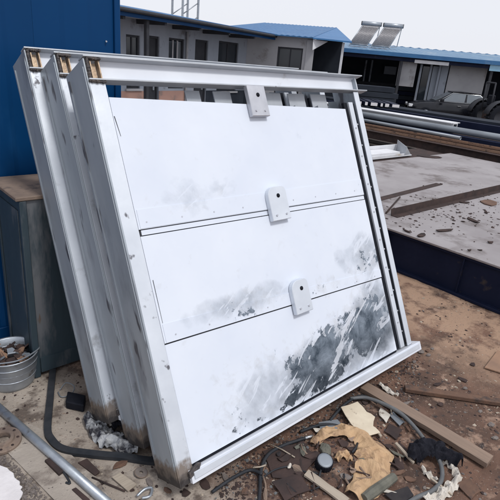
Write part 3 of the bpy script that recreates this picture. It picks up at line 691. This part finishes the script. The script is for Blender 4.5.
heater(352, 43.5, 'solar water heater on the workshop roof, the one beside the hipped roof')
heater(374, 44.7, 'solar water heater on the workshop roof, the one farther from the hipped roof')
# lattice mast behind the veranda roof
q = cp(160, 14, 3.4); q.z = 0
g = thing('lattice_mast', 'small steel lattice mast rising behind the veranda roof', 'mast', q + yard(0, 6, 0))
for x, y in ((-.45, -.45), (.45, -.45), (.45, .45), (-.45, .45)): box('leg', x-.04, x+.04, y-.04, y+.04, 0, 6.2, 'galv', g)
for i in range(5):
    z = 3.2+i*.62
    for y in (-.45, .45): tube('brace', [(-.45, y, z), (.45, y, z+.6)], .025, 'galv', g, 5)

# ------------------------------------------------------------------ car
def sedan(loc, rot):
    c = thing('parked_car', 'black sedan parked in front of the workshop', 'car', loc, (0, 0, rot))
    # hull: stations along x (front at -x): (x, half width, sill z, shoulder z)
    st = [(-2.28, .55, .38, .62), (-2.18, .72, .26, .72), (-1.7, .84, .20, .84), (-1.0, .88, .18, .92), (0, .89, .18, .95), (.9, .89, .18, .97), (1.6, .86, .20, .99), (2.05, .78, .28, .97), (2.22, .62, .40, .90)]
    vs_ = []; fs = []; n = 10
    for x, hw, z0, z1 in st:
        zm = (z0+z1)/2
        for y, z in ((-hw*.9, z0), (-hw, z0+.1), (-hw*1.02, zm), (-hw*.97, z1-.06), (-hw*.84, z1), (hw*.84, z1), (hw*.97, z1-.06), (hw*1.02, zm), (hw, z0+.1), (hw*.9, z0)): vs_.append((x, y, z))
    for i in range(len(st)-1):
        for k in range(n): a = i*n+k; b = i*n+(k+1) % n; fs.append((a, b, b+n, a+n))
    fs.append(tuple(range(n))); fs.append(tuple(range((len(st)-1)*n, len(st)*n))[::-1])
    body = mesh('body', vs_, fs, 'car_paint', c, True)
    # greenhouse
    lo = [(-1.05, .76, .92), (1.62, .74, .98)]; hi = [(-.25, .58, 1.43), (1.0, .57, 1.42)]
    P = [(-1.1, -.74, .92), (1.66, -.72, .97), (1.66, .72, .97), (-1.1, .74, .92), (-.28, -.56, 1.40), (1.02, -.55, 1.39), (1.02, .55, 1.39), (-.28, .56, 1.40)]
    cab = mesh('cabin', P, [(0, 1, 5, 4), (1, 2, 6, 5), (2, 3, 7, 6), (3, 0, 4, 7), (4, 5, 6, 7)], 'car_paint', c)
    prism('roof', [(-.34, -.57, 1.401), (.3, -.60, 1.43), (1.06, -.56, 1.395), (1.06, .56, 1.395), (.3, .60, 1.43), (-.34, .57, 1.401)], (0, 0, .035), 'car_paint', c, .01)
    def pane(name, q): 
        q = [Vector(v) for v in q]; nn = (q[1]-q[0]).cross(q[2]-q[0]).normalized(); ce = sum(q, Vector())/len(q)
        if nn.dot(ce-Vector((.3, 0, 1))) < 0: nn = -nn
        return prism(name, [v+nn*.004 for v in q], nn*.012, 'car_glass', cab)
    L_ = lambda a, b, t: Vector(a).lerp(Vector(b), t)
    for s in (-1, 1):
        def on(u, v):
            a = L_((-1.1, s*.74, .92), (1.66, s*.72, .97), u); b = L_((-.28, s*.56, 1.40), (1.02, s*.55, 1.39), u); return L_(a, b, v)
        pane('side_window', [on(.10, .1), on(.50, .1), on(.48, .9), on(.06, .9)]); pane('side_window', [on(.54, .1), on(.90, .12), on(.93, .9), on(.52, .9)])
        tube('window_trim', [on(.06, .06)*1, on(.03, .95), on(.95, .96), on(.94, .07), on(.06, .06)], .016, 'chrome', cab, 5)
    pane('windscreen', [(-1.03, -.66, .965), (-1.03, .66, .965), (-.33, .50, 1.375), (-.33, -.50, 1.375)]); pane('rear_window', [(1.6, -.62, 1.01), (1.6, .62, 1.01), (1.07, .48, 1.36), (1.07, -.48, 1.36)])
    for x in (-1.42, 1.32):
        for s in (-1, 1):
            w_ = lathe('wheel', [(.0, -.09), (.20, -.09), (.21, -.06), (.21, .06), (.0, .07)], 'galv', c, 18); w_.rotation_euler = (R(90)*s, 0, 0); w_.location = (x, s*.80, .32)
            lathe('tyre', [(.21, -.10), (.29, -.11), (.32, -.07), (.32, .07), (.29, .11), (.21, .10)], 'rubber', w_, 22)
    for s in (-1, 1):
        box('headlight', -2.25, -2.06, s*.6-.14, s*.6+.14, .58, .72, 'lamp_clear', c, .02); box('tail_light', 2.06, 2.2, s*.6-.14, s*.6+.14, .72, .90, 'lamp_red', c, .02)
        box('mirror', -.86, -.70, s*.93-.08, s*.93+.08, .95, 1.08, 'car_paint', c, .02)
        for x in (-.02, .98): box('door_handle', x, x+.16, s*.905-.015, s*.905+.015, .80, .83, 'chrome', c)
    box('bumper', -2.30, -2.16, -.70, .70, .30, .46, 'car_paint', c, .03); box('number_plate', 2.225, 2.24, -.22, .22, .55, .68, 'trim_white', c)
    return c
q = cp(457, 91.5, 1.45); q.z = 0
sedan(q, math.atan2(_rt.y, _rt.x)+R(-8))

# ------------------------------------------------------------------ small tractor at the right
q = cp(500, 113, .80); q.z = 0
t = thing('tractor', 'dark tractor with a big black rear wheel beside the parked car', 'tractor', q, (0, 0, math.atan2(_rt.y, _rt.x)+R(8)))
def wheel(x, y, r, w_, par):
    o = lathe('wheel', [(0, -w_*.3), (r*.5, -w_*.3), (r*.56, -w_*.45), (r*.56, w_*.45), (r*.5, w_*.25), (0, w_*.2)], 'frame_dark', par, 24); o.rotation_euler = (R(90), 0, 0); o.location = (x, y, r)
    lathe('tyre', [(r*.56, -w_*.5), (r*.85, -w_*.55), (r*.97, -w_*.4), (r*.97, w_*.4), (r*.85, w_*.55), (r*.56, w_*.5)], 'rubber', o, 28)
    for k in range(20):
        a = 2*math.pi*k/20; b = box('tread_lug', -.03, .03, -w_*.5, w_*.5, -.02, .05, 'rubber', o); b.rotation_euler = (R(90), 0, 0)
        b.matrix_local = Matrix.Rotation(a, 4, 'Z') @ Matrix.Translation((r*.97, 0, 0)) @ Matrix.Rotation(R(90), 4, 'Y') @ Matrix.Rotation(R(90), 4, 'Z')
    return o
wheel(0, -.05, .60, .30, t); wheel(0, 1.35, .60, .30, t); wheel(2.0, .1, .40, .22, t); wheel(2.0, 1.2, .40, .22, t)
box('chassis', -.3, 2.6, .42, .88, .45, .80, 'rust_dark', t, .03); box('bonnet', .9, 2.7, .40, .90, .80, 1.30, 'rust', t, .06); box('seat', -.1, .35, .42, .88, 1.0, 1.12, 'rubber', t, .04); box('seat_back', -.22, -.1, .42, .88, 1.05, 1.5, 'rubber', t, .04)
for y in (-.05, 1.35):
    pts = [(.71*math.cos(R(a)), y, .60+.71*math.sin(R(a))) for a in range(20, 171, 15)]
    bm = bmesh.new(); rows = [[bm.verts.new((x, yy+d, z)) for d in (-.2, .2)] for x, yy, z in pts]
    for a, b in zip(rows, rows[1:]): bm.faces.new((a[0], a[1], b[1], b[0]))
    o = fin('mudguard', bm, 'frame_dark', t, 0, True); o.modifiers.new('thickness', 'SOLIDIFY').thickness = .02
tube('steering_column', [(.95, .65, 1.2), (.6, .65, 1.5)], .03, 'rust_dark', t, 8); tube('exhaust', [(1.6, .52, 1.3), (1.6, .52, 2.0)], .04, 'rust_dark', t, 8)
for y in (.3, 1.0): tube('roll_bar', [(-.3, y, .8), (-.35, y, 2.0)], .035, 'frame_dark', t, 8)
tube('roll_bar', [(-.35, .3, 2.0), (-.35, 1.0, 2.0)], .035, 'frame_dark', t, 8)
tube('steering_wheel', [(.6+.2*math.cos(R(a))*.6, .65+.2*math.sin(R(a)), 1.5+.2*math.cos(R(a))*.7) for a in range(0, 361, 30)], .018, 'rubber', t, 6)

# ------------------------------------------------------------------ dark stock between the pile and the workshop
def rack(px, py, zt, wpx, depth, m, label, rows=3, cat='steel stack', rz=0):
    q = cp(px, py, zt); q.z = 0; dist = q.length; W_ = wpx*dist/F*1.05
    t = thing('steel_stack', label, cat, q, (0, 0, math.atan2(_rt.y, _rt.x)+rz)); z = .12
    for x in (W_*.12, W_*.5, W_*.85): box('skid', x, x+.12, 0, depth, 0, .119, 'wood_dark', t)
    h = (zt-.12)/rows
    for r in range(rows):
        for k in range(3):
            o = rnd.uniform(-.15, .15); box('section', o, W_+o, depth*k/3+.01, depth*(k+1)/3-.02, z+.012, z+h-.012, m if (r+k) % 2 else 'dark_wall', t, .01)
        z += h
    return t
rack(398, 86, 1.35, 48, 1.0, 'navy_steel', 'dark stacked steel sections under the workshop eave, beside the car', 5, 'steel stack', R(-5))
rack(352, 84, 1.4, 40, 1.2, 'dark_wall', 'dark stacked steel sections at the left of the workshop front', 5)
q = cp(357, 104, 1.0); dist = math.hypot(q.x, q.y); W_ = 42*dist/F
t = thing('tube_bundle', 'bundle of dark square tubes with white ends showing', 'tube bundle', (q.x, q.y, 0), (0, 0, math.atan2(_rt.y, _rt.x)+R(0)))
box('skid', 0, W_, .1, 1.6, 0, .12, 'wood_dark', t)
for i, (f0, f1) in enumerate(((.02, .10), (.17, .24), (.30, .46), (.52, .58), (.62, .72), (.78, .95))):
    o = box('square_tube', W_*f0, W_*f1, 0, 1.7, .98, 1.10, 'navy_steel', t, .005); box('white_end', W_*f0+.01, W_*f1-.01, -.012, -.001, .99, 1.09, 'foam', o)
boxes('base_stack', [(0, W_, .02, 1.65, .121+.21*k, .121+.21*k+.2) for k in range(4)], 'dark_wall', t)

# ------------------------------------------------------------------ bucket of scrap
q = cp(12, 372, .06)
t = thing('scrap_bucket', 'galvanised bucket filled with rusty scrap, beside the dark cabinet', 'bucket', (q.x, q.y, gh(q.x, q.y)+.004))
RB = .165
bk = lathe('shell', [(0, .0), (RB*.80, 0), (RB*.84, .02), (RB*.94, .12), (RB*.95, .125), (RB, .215), (RB*1.05, .222), (RB*1.04, .232), (RB*.985, .225), (RB*.93, .12), (RB*.80, .012), (0, .012)], 'galv', t, 36)
for z in (.075, .125, .17): tube('hoop', [((RB*(.81+.19*z/.22)+.002)*math.cos(R(a)), (RB*(.81+.19*z/.22)+.002)*math.sin(R(a)), z) for a in range(0, 361, 12)], .0045, 'galv', bk, 6)
tube('bail_handle', smooth_path([(-RB*1.03, 0, .21), (-RB*.9, -.09, .235), (0, -.16, .243), (RB*.9, -.09, .235), (RB*1.03, 0, .21)], 6), .005, 'grey_steel', t, 6)
for s in (-1, 1): box('ear', s*RB*1.02-.008, s*RB*1.02+.008, -.02, .02, .17, .222, 'galv', t, .003)
for i in range(46):
    a = rnd.random()*6.28; r = RB*.8*math.sqrt(rnd.random()); s = rnd.uniform(.018, .05)
    o = prism('scrap_piece', [(s*math.cos(b)*rnd.uniform(.5, 1), s*math.sin(b)*rnd.uniform(.4, 1), 0) for b in (0, 1.2, 2.4, 3.7, 5)], (0, 0, .010), rnd.choice(('rust', 'rust_dark', 'rust_dark', 'rust_pale', 'grey_steel')), t)
    o.location = (r*math.cos(a), r*math.sin(a), .185+.03*rnd.random()); o.rotation_euler = (rnd.uniform(-.9, .9), rnd.uniform(-.9, .9), a)
box('fill', -RB*.55, RB*.55, -RB*.55, RB*.55, .1, .185, 'rust_dark', t)

# ------------------------------------------------------------------ foreground, left
def gz(P, dz=0): return Vector((P.x, P.y, gh(P.x, P.y)+dz))
def G(px, py, dz=0): return gz(cp(px, py, max(dz, 0)), dz)
tag(tube('steel_pipe', [G(-14, 396, .032), G(112, 507, .032)], .023, 'galv', None, 16, .85), 'grey-blue galvanised pipe lying across the ground by the bucket', 'steel pipe')
def flat_strip(name, pts, w_, th, m, lift=.004):
    c = smooth_path(pts, 7); vs_ = []; fs = []
    for i, p in enumerate(c):
        d = (c[min(i+1, len(c)-1)]-c[max(i-1, 0)]); d.z = 0; d.normalize(); q = Vector((-d.y, d.x, 0))*w_*.5
        for s, h in ((-1, 0), (1, 0), (1, th), (-1, th)): vs_.append(Vector((p.x, p.y, gh(p.x, p.y)+lift+h))+q*s)
    for i in range(len(c)-1):
        for k in range(4): a = i*4+k; b = i*4+(k+1) % 4; fs.append((a, b, b+4, a+4))
    fs += [(3, 2, 1, 0), tuple(range(len(vs_)-4, len(vs_)))]
    return mesh(name, vs_, fs, m)
tag(flat_strip('rubber_strip', [G(53, 372), G(50, 405), G(48, 432), G(52, 443), G(64, 452), G(90, 456), G(120, 459), G(155, 464)], .040, .022, 'hose_dark'), 'black rubber strip bent at a corner beside the gates', 'rubber strip')
q = G(3, 443, .004); t = thing('pipe_flange', 'round rusty pipe flange lying beside the galvanised pipe', 'flange', q, (R(3), R(-2), .4))
lathe('ring', [(.040, 0), (.095, 0), (.097, .004), (.097, .018), (.094, .021), (.062, .022), (.058, .034), (.042, .036), (.040, .03)], 'rust_top', t, 32, False, True)
for k in range(8): a = 2*math.pi*k/8; tube('bolt_hole', [(.077*math.cos(a), .077*math.sin(a), .018), (.077*math.cos(a), .077*math.sin(a), .0222)], .008, 'rust_dark', t, 10)
def slab(name, pxs, z, th, m, label, cat, bev=.002, sub=1, jit=0, group=None):
    pts = [cp(px, py, 0) for px, py in pxs]
    if jit:
        out = []
        for a, b in zip(pts, pts[1:]+pts[:1]):
            for k in range(sub): v = a.lerp(b, k/sub); out.append(v+Vector((rnd.uniform(-jit, jit), rnd.uniform(-jit, jit), 0)))
        pts = out
    c_ = sum(pts, Vector())/len(pts); z0 = max(gh(p_.x, p_.y) for p_ in pts+[c_])*.7+z
    o = prism(name, [(p_.x-c_.x, p_.y-c_.y, 0) for p_ in pts], (0, 0, th), m, None, bev); o.location = (c_.x, c_.y, z0)
    return tag(o, label, cat, group)
slab('thin_board', [(6, 452), (54, 501), (118, 512), (96, 478), (44, 432), (28, 424)], .002, .006, 'dust_board', 'thin dusty tan board lying under the galvanised pipe', 'board', .0015)
slab('foam_sheet', [(-6, 462), (4, 470), (18, 482), (22, 492), (20, 510), (-20, 512), (-30, 470)], .012, .012, 'foam', 'torn white foam sheet lying on dark gravel by the flange', 'foam sheet', .003, 5, .008)
slab('rusty_offcut', [(45, 464), (51, 461), (66, 473), (59, 478)], .006, .02, 'rust_dark', 'dark rusty block lying against the galvanised pipe', 'offcut')
slab('rusty_offcut', [(78, 465), (87, 461), (100, 474), (95, 478)], .006, .012, 'rust_dark', 'flat brown steel offcut between galvanised pipe and rubber strip', 'offcut')
slab('flat_bar', [(72, 492), (76, 490), (90, 502), (86, 505)], .010, .006, 'rust_dark', 'short rusty flat bar lying on the tan board', 'steel bar', .001)
tag(tube('bent_wire', smooth_path([G(62, 470, .02), G(67, 478, .01), G(70, 484, .012), G(66, 483, .012)], 5), .006, 'hose_dark', None, 7), 'short hooked black wire beside the galvanised pipe', 'wire')
q = G(141, 474, .008); t = thing('steel_washer', 'round steel washer lying at the foot of the foremost gate', 'washer', q, (R(8), R(10), 0))
lathe('disc', [(.010, 0), (.033, 0), (.034, .004), (.033, .007), (.010, .007)], 'stone', t, 24, False, True); lathe('rim', [(.0335, .001), (.036, .002), (.036, .006), (.0335, .0072)], 'rust_top', t, 24, False, True)
slab('tile_shard', [(112, 480), (120, 475), (137, 487), (128, 494)], .008, .008, 'wood_pale', 'pale flat shard lying near the washer', 'shard', .001)
tag(tube('thin_rod', [G(92, 478, .012), G(125, 492, .01)], .0045, 'rust_dark', None, 6), 'thin dark rod lying beside the pale shard', 'steel rod')
tag(tube('coiled_wire', smooth_path([G(137, 497, .02), G(145, 490, .03), G(152, 489, .02), G(150, 497, .02), G(142, 499, .02)], 5), .007, 'galv', None, 7), 'bright coiled wire scrap near the front corner of the gates', 'wire')
slab('black_block', [(68, 398), (86, 402), (84, 413), (66, 409)], .0, .055, 'rubber', 'black block beside the foot of the rearmost gate', 'block', .006)
# torn film bundled round the gate feet
tag(ribbon('torn_film', [cp(88, 418), cp(97, 432), cp(108, 440), cp(124, 447), cp(140, 452)], [.05, .10, .13, .14, .06], 'plastic_film', .035, 20, .01, 9, 14, .001, None, 3, .02), 'torn black and silver wrapping film at the feet of the gates', 'wrapping film')
tag(ribbon('black_rag', [cp(112, 432), cp(120, 424), cp(133, 436), cp(139, 448)], [.04, .08, .07, .03], 'black_cloth', .04, 18, .02, 8, 10, .001, None, 8, .03), 'crumpled black rag wedged between the feet of the gates', 'rag')
slab('paper_sheet', [(106, 419), (119, 414), (122, 426), (110, 430)], .03, .002, 'paper', 'small pale paper scrap at the foot of the middle gate', 'paper', 0)
tag(tube('thin_wire', smooth_path([G(60, 390, .01), G(66, 383, .03), G(74, 386, .03), G(72, 393, .015), G(62, 397, .01), G(58, 392, .01)], 6), .0035, 'grey_steel', None, 6), 'loop of thin grey wire by the black block', 'wire')
for px, s in (((30, 402), .05), ((14, 412), .04), ((60, 425), .035), ((72, 440), .04), ((84, 430), .03), ((40, 470), .03), ((26, 452), .028), ((35, 480), .025)):
    pass

# ------------------------------------------------------------------ foreground, right
def beam_px(name, a, b, w_, h, m, label, cat, lift=.004):
    A_, B_ = cp(*a, 0), cp(*b, 0); d = B_-A_; t_ = math.atan2(d.y, d.x)
    o = box(name, 0, d.length, -w_/2, w_/2, 0, h, m, None, .003); o.location = (A_.x, A_.y, max(gh(A_.x, A_.y), gh(B_.x, B_.y))+lift); o.rotation_euler = (0, 0, t_); return tag(o, label, cat)
def plank(name, a, b, w_, h, m, label, cat='plank', lift=.004, warp=.006):
    A_, B_ = cp(*a, h), cp(*b, h); d = B_-A_; n = 26; vs_ = []; fs = []
    for i in range(n+1):
        u = i/n; x = d.length*u; sd = .004*nz3(x*9, 1, 3); 
        for y, z in ((-w_/2+sd, 0), (w_/2+.004*nz3(x*11, 7, 2), 0), (w_/2+.004*nz3(x*11, 7, 2), h), (-w_/2+sd, h)):
            vs_.append((x+(.012*nz3(y*60, u, 1) if i in (0, n) else 0), y, z+warp*math.sin(u*3)+.0015*nz3(x*8, y*20, 5)))
    for i in range(n):
        for k in range(4): q_ = i*4+k; r_ = i*4+(k+1) % 4; fs.append((q_, r_, r_+4, q_+4))
    fs += [(3, 2, 1, 0), tuple(range(4*n, 4*n+4))]
    o = mesh(name, vs_, fs, m); o.location = (A_.x, A_.y, max(gh(A_.x, A_.y), gh(B_.x, B_.y))+lift); o.rotation_euler = (0, 0, math.atan2(d.y, d.x)); return tag(o, label, cat)
plank('wooden_plank', (364, 386), (490, 461), .095, .032, 'wood', 'long weathered wooden plank lying on the dirt beside the black rag', 'plank', .004)
beam_px('rusty_bar', (404, 391), (512, 407), .055, .03, 'rust', 'rusty square steel bar lying on the dirt behind the wooden plank', 'steel bar')
slab('rusty_plate', [(484, 369), (497, 352), (530, 362), (512, 378)], .004, .012, 'rust_pale', 'orange-brown rusty plate corner near the navy platform', 'steel plate')
tag(tube('hose', smooth_path([G(350, 399, .02), G(366, 398, .035), G(386, 405, .055), G(402, 414, .052), G(416, 428, .04), G(427, 442, .03), G(437, 455, .035), G(442, 468, .02), G(441, 481, .018), G(432, 491, .018), G(418, 497, .018), G(405, 505, .018)], 8), .0125, 'hose', None, 12), 'grey rubber hose curving under the black rag', 'hose')
tag(tube('black_cable', smooth_path([G(258, 512, .012), G(260, 490, .012), G(261, 470, .012), G(268, 455, .014), G(282, 446, .014), G(296, 441, .014), G(306, 438, .02)], 8), .010, 'hose_dark', None, 10), 'black cable curving out from under the foremost gate', 'cable')
tag(tube('cable_plug', [G(305, 438.3, .022), G(313, 436, .024)], [.011, .009], 'chrome', None, 10), 'shiny metal plug on the end of the black cable', 'plug')
tag(tube('thin_cable', smooth_path([G(262, 478, .02), G(275, 470, .02), G(290, 467, .012), G(305, 472, .012), G(318, 474, .012)], 8), .0045, 'hose_dark', None, 7), 'thin black wire branching from the black cable', 'wire')
# tan paper bag, torn and folded
tag(ribbon('paper_bag', [cp(312, 447), cp(322, 438), cp(342, 433), cp(362, 441), cp(374, 458), cp(372, 477), cp(352, 500)], [.035, .07, .09, .13, .21, .20, .09], 'kraft', .030, 9, .014, 9, 17, .0008, None, 21, .016), 'torn crumpled tan paper bag lying among the debris', 'paper bag')
tag(ribbon('paper_scrap', [cp(336, 462), cp(344, 456), cp(350, 462)], [.03, .06, .03], 'kraft', .03, 22, .01, 8, 10, .0008, None, 33, .02), 'small torn tan paper scrap inside the curve of the bag', 'paper')
slab('cardboard', [(340, 411), (357, 406), (366, 416), (374, 421), (372, 430), (379, 437), (364, 442), (350, 428)], .03, .006, 'card', 'cream cardboard piece lying above the crumpled tan bag', 'cardboard', .001, 2, .004)
q = G(323, 466, .004); t = thing('plastic_cap', 'ribbed black plastic cap beside the crumpled tan bag', 'plastic cap', q, (R(14), R(-10), 0))
bm = bmesh.new(); n = 40; lo_, hi_ = [], []
for k in range(n):
    a = 2*math.pi*k/n; r = .048+(.0025 if k % 2 else 0); lo_.append(bm.verts.new((r*math.cos(a), r*math.sin(a), 0))); hi_.append(bm.verts.new((r*math.cos(a)*.95, r*math.sin(a)*.95, .055)))
for k in range(n): bm.faces.new((lo_[k], lo_[(k+1) % n], hi_[(k+1) % n], hi_[k]))
bm.faces.new(hi_); bm.faces.new(lo_[::-1]); fin('ribbed_wall', bm, 'rubber', t)
lathe('lid', [(0, .0605), (.030, .060), (.042, .0585), (.043, .0555), (0, .0555)], 'grey_steel', t, 24)
def rock(name, P, s, m, label, cat, squash=.6, seed=0, group=None):
    bm = bmesh.new(); bmesh.ops.create_icosphere(bm, subdivisions=3, radius=1)
    for v in bm.verts:
        d = 1+.35*nz3(v.co.x*1.4+seed, v.co.y*1.4, v.co.z*1.4)+.12*nz3(v.co.x*4+seed, v.co.y*4, v.co.z*4); v.co = Vector((v.co.x*s[0]*d, v.co.y*s[1]*d, v.co.z*squash*min(s)*d))
    o = fin(name, bm, m, None, 0, False); o.location = (P.x, P.y, gh(P.x, P.y)+min(s)*squash*.6); o.rotation_euler = (0, 0, seed); return tag(o, label, cat, group)
rock('stone', cp(325, 452), (.055, .032), 'olive', 'olive-grey lump beside the ribbed black cap', 'stone', .7, 4)
plank('wooden_board', (306, 474), (346, 503), .05, .012, 'wood_pale', 'pale wooden board lying below the ribbed black cap', 'board', .012, .002)
plank('wood_stick', (395, 446), (413, 466), .018, .010, 'wood_pale', 'small wooden stick poking out of the black rag', 'stick', .03, .0)
a, b = G(364, 499, .03), G(394, 477, .03)
tag(tube('log_piece', [a, a.lerp(b, .33)+Vector((0, 0, .003)), a.lerp(b, .66), b], [.026, .029, .028, .025], 'olive', None, 9, 0, False), 'grey-green stub of log beside the crumpled tan bag', 'log')
slab('flat_scrap', [(384, 497), (407, 489), (413, 498), (398, 509)], .012, .010, 'wood_dark', 'dark grey flat scrap below the grey-green log stub', 'scrap', .002)
# black rag (work gloves bundled up)
tag(ribbon('black_rag', [cp(408, 463), cp(420, 454), cp(436, 456), cp(452, 463), cp(458, 470)], [.06, .13, .12, .10, .03], 'black_cloth', .06, 11, .01, 10, 16, .002, None, 41, .045), 'crumpled black rag lying on the hose beside the plank', 'rag')
tag(ribbon('torn_paper', [cp(442, 463), cp(452, 468), cp(457, 480), cp(448, 490), cp(438, 497), cp(424, 502)], [.02, .04, .04, .06, .08, .04], 'paper', .025, 24, .008, 8, 8, .0006, None, 52, .012), 'torn cream paper strip curling beside the grey hose', 'paper')
tag(ribbon('torn_paper', [cp(421, 469), cp(430, 477), cp(437, 483)], [.012, .035, .015], 'paper', .02, 24, .008, 8, 8, .0006, None, 57, .012), 'small torn cream paper scrap inside the curve of the grey hose', 'paper')
tag(ribbon('torn_paper', [cp(379, 386), cp(388, 393), cp(398, 398)], [.02, .04, .02], 'paper', .02, 22, .008, 8, 8, .0006, None, 61, .012), 'small torn pale paper on the wooden plank end under the gate', 'paper')
for i, (pts, m, z, lab) in enumerate((
    ([(263, 452), (300, 444), (318, 458), (300, 480), (272, 478)], 'rust_dark', .004, 'dark brown steel sheet lying inside the curve of the black cable'),
    ([(272, 484), (300, 476), (309, 492), (285, 503)], 'rust_dark', .010, 'dark steel sheet beside the pale slat and black cable'),
    ([(318, 424), (338, 421), (345, 432), (322, 436)], 'grey_steel', .012, 'dark grey sheet scrap behind the tan bag, under the gate edge'),
    ([(388, 424), (402, 431), (396, 440), (384, 432)], 'rust_dark', .006, 'small brown offcut between the hose and the cream cardboard'),
    ([(380, 409), (390, 416), (386, 424), (379, 417)], 'paper', .008, 'small pale flat chip beside the bend of the grey hose'),
    ([(392, 413), (404, 424), (400, 428), (389, 418)], 'grey_steel', .010, 'small grey flat strip beside the bend of the grey hose'),
    ([(455, 485), (468, 480), (480, 492), (470, 500)], 'rust', .004, 'rusty flat offcut lying beyond the torn cream paper'))):
    slab('sheet_offcut', pts, z, .006, m, lab, 'offcut', .001, 2, .006)
plank('wood_stick', (430, 480), (452, 497), .012, .008, 'wood_pale', 'thin pale stick lying on the torn cream paper', 'stick', .015, 0)
plank('wood_stick', (374, 428), (381, 437), .016, .010, 'wood_pale', 'short pale stick standing off the cream cardboard edge', 'stick', .012, 0)
for i, (px, py) in enumerate(((403, 449), (406, 404), (427, 352), (437, 385), (462, 380), (472, 365), (352, 449), (300, 463), (345, 478), (365, 404), (388, 447), (440, 405), (205, 485), (225, 478), (245, 492), (150, 484), (168, 492), (186, 494), (120, 466), (410, 480), (400, 470))):
    scrap('rusty_flake', (px, py), .0, (rnd.uniform(.04, .09), rnd.uniform(.025, .05)), rnd.choice(('rust_dark', 'rust', 'stone', 'rust_dark')), 'small rusty flake lying loose on the dirt', 'rusty flakes loose on the dirt', .006, None, 'scrap', .004)
# litter of sheet, bark and strip under the foremost gate
for i in range(64):
    px = rnd.uniform(255, 410); lo_y = 486-(px-187)*.59+16; py = rnd.uniform(max(lo_y, 405), 500)
    k = rnd.random(); q = cp(px, py); col_ = rnd.choice(('rust_dark', 'rust_dark', 'wood', 'rust', 'wood_dark', 'paper', 'olive'))
    if k < .62:
        o = scrap('litter_flake', (px, py), 0, (rnd.uniform(.03, .11), rnd.uniform(.02, .06)), col_, 'small flat flake in the litter below the foremost gate', 'litter below the foremost gate', .004, None, 'scrap', .006); o.rotation_euler.x = rnd.uniform(-.25, .25); o.location.z += .008
    else:
        l = rnd.uniform(.05, .16); a = rnd.random()*3.14; d = Vector((math.cos(a), math.sin(a), 0))*l
        pts = [q, q+d*.5+Vector((rnd.uniform(-.01, .01), rnd.uniform(-.01, .01), 0)), q+d]
        pts = [gz(p_, .012+.012*rnd.random()) for p_ in pts]
        tag(tube('litter_stick', pts, rnd.uniform(.003, .007), rnd.choice(('wood', 'wood_pale', 'rust_dark', 'hose_dark')), None, 6), 'thin stick in the litter below the foremost gate', 'stick', 'sticks in the litter below the gate')
for i, pth in enumerate((((330, 420), (345, 404), (362, 396), (377, 403)), ((300, 432), (320, 424), (338, 425), (348, 434)), ((212, 492), (232, 478), (250, 470), (262, 474)))):
    tag(tube('hose_piece', smooth_path([G(x, y, .018+.01*(k % 2)) for k, (x, y) in enumerate(pth)], 6), .009, 'hose_dark', None, 9), ('short black hose piece behind the cream cardboard', 'short black hose piece behind the left tip of the tan bag', 'short black hose piece near the front corner of the foremost gate')[i], 'hose')
# broken rubble at the gate's right foot
for i, (px, py, s) in enumerate(((421, 353, .03), (428, 356, .022), (432, 350, .018), (414, 362, .02), (465, 389, .02), (491, 425, .025), (480, 412, .018), (495, 438, .022))):
    rock('stone', cp(px, py), (s, s*.7), 'stone', 'small pale-brown stone on the dirt near the rusty bar or the gate foot', 'stone', .6, i*3.1, 'small stones on the dirt')
# loose grit
def spots(n, fn):
    out = []
    while len(out) < n:
        x, y = rnd.uniform(-.3, 5.0), rnd.uniform(-1.2, 3.0)
        if rnd.random() < fn(x, y): out.append((x, y, gh(x, y)))
    return out
dens = lambda x, y: (.3 if x > 3.3 else 1)*(.15+.85*max(0, min(1, .5+1.4*nz3(x*1.3, y*1.3, 20))))
gate_front = lambda x, y: (1.0 if .7 < y < 1.9 else .25)*dens(x, y)
chips('dark_grit', 'rust_dark', spots(3000, gate_front), .003, .016, 'dark grit and rust crumbs strewn over the ground', 'grit', .5)
chips('stone_grit', 'stone', spots(1700, dens), .003, .014, 'grey-brown stone grit strewn over the ground', 'grit', .7)
chips('pale_chips', 'wood_pale', spots(1300, gate_front), .004, .02, 'pale wood and paper chips strewn over the ground', 'chips', .25)
lit = []
for _ in range(2600):
    px = rnd.uniform(215, 420); lo_y = 486-(px-187)*.59+6; py = lo_y+abs(rnd.gauss(0, 45))
    if py < 505: q = cp(px, py); lit.append((q.x, q.y, gh(q.x, q.y)+.002))
chips('brown_litter', 'rust_dark', lit[:1100], .004, .02, 'dark brown crumbled litter under the edge of the foremost gate', 'litter', .22)
chips('bark_litter', 'wood', lit[1100:1500], .004, .016, 'brown bark and wood litter under the edge of the foremost gate', 'litter', .22)
chips('grey_litter', 'hose', lit[1700:2100], .004, .016, 'grey crumbs in the litter under the foremost gate', 'litter', .3)
gp_ = []
for _ in range(1500):
    px, py = rnd.uniform(-5, 60), rnd.uniform(452, 505)
    if py-452 > (px-4)*1.02+2: q = cp(px, py); gp_.append((q.x, q.y, gh(q.x, q.y)+.002))
chips('dark_gravel', 'stone', gp_, .004, .014, 'dark gravel between the tan board and white foam sheet', 'gravel', .7)
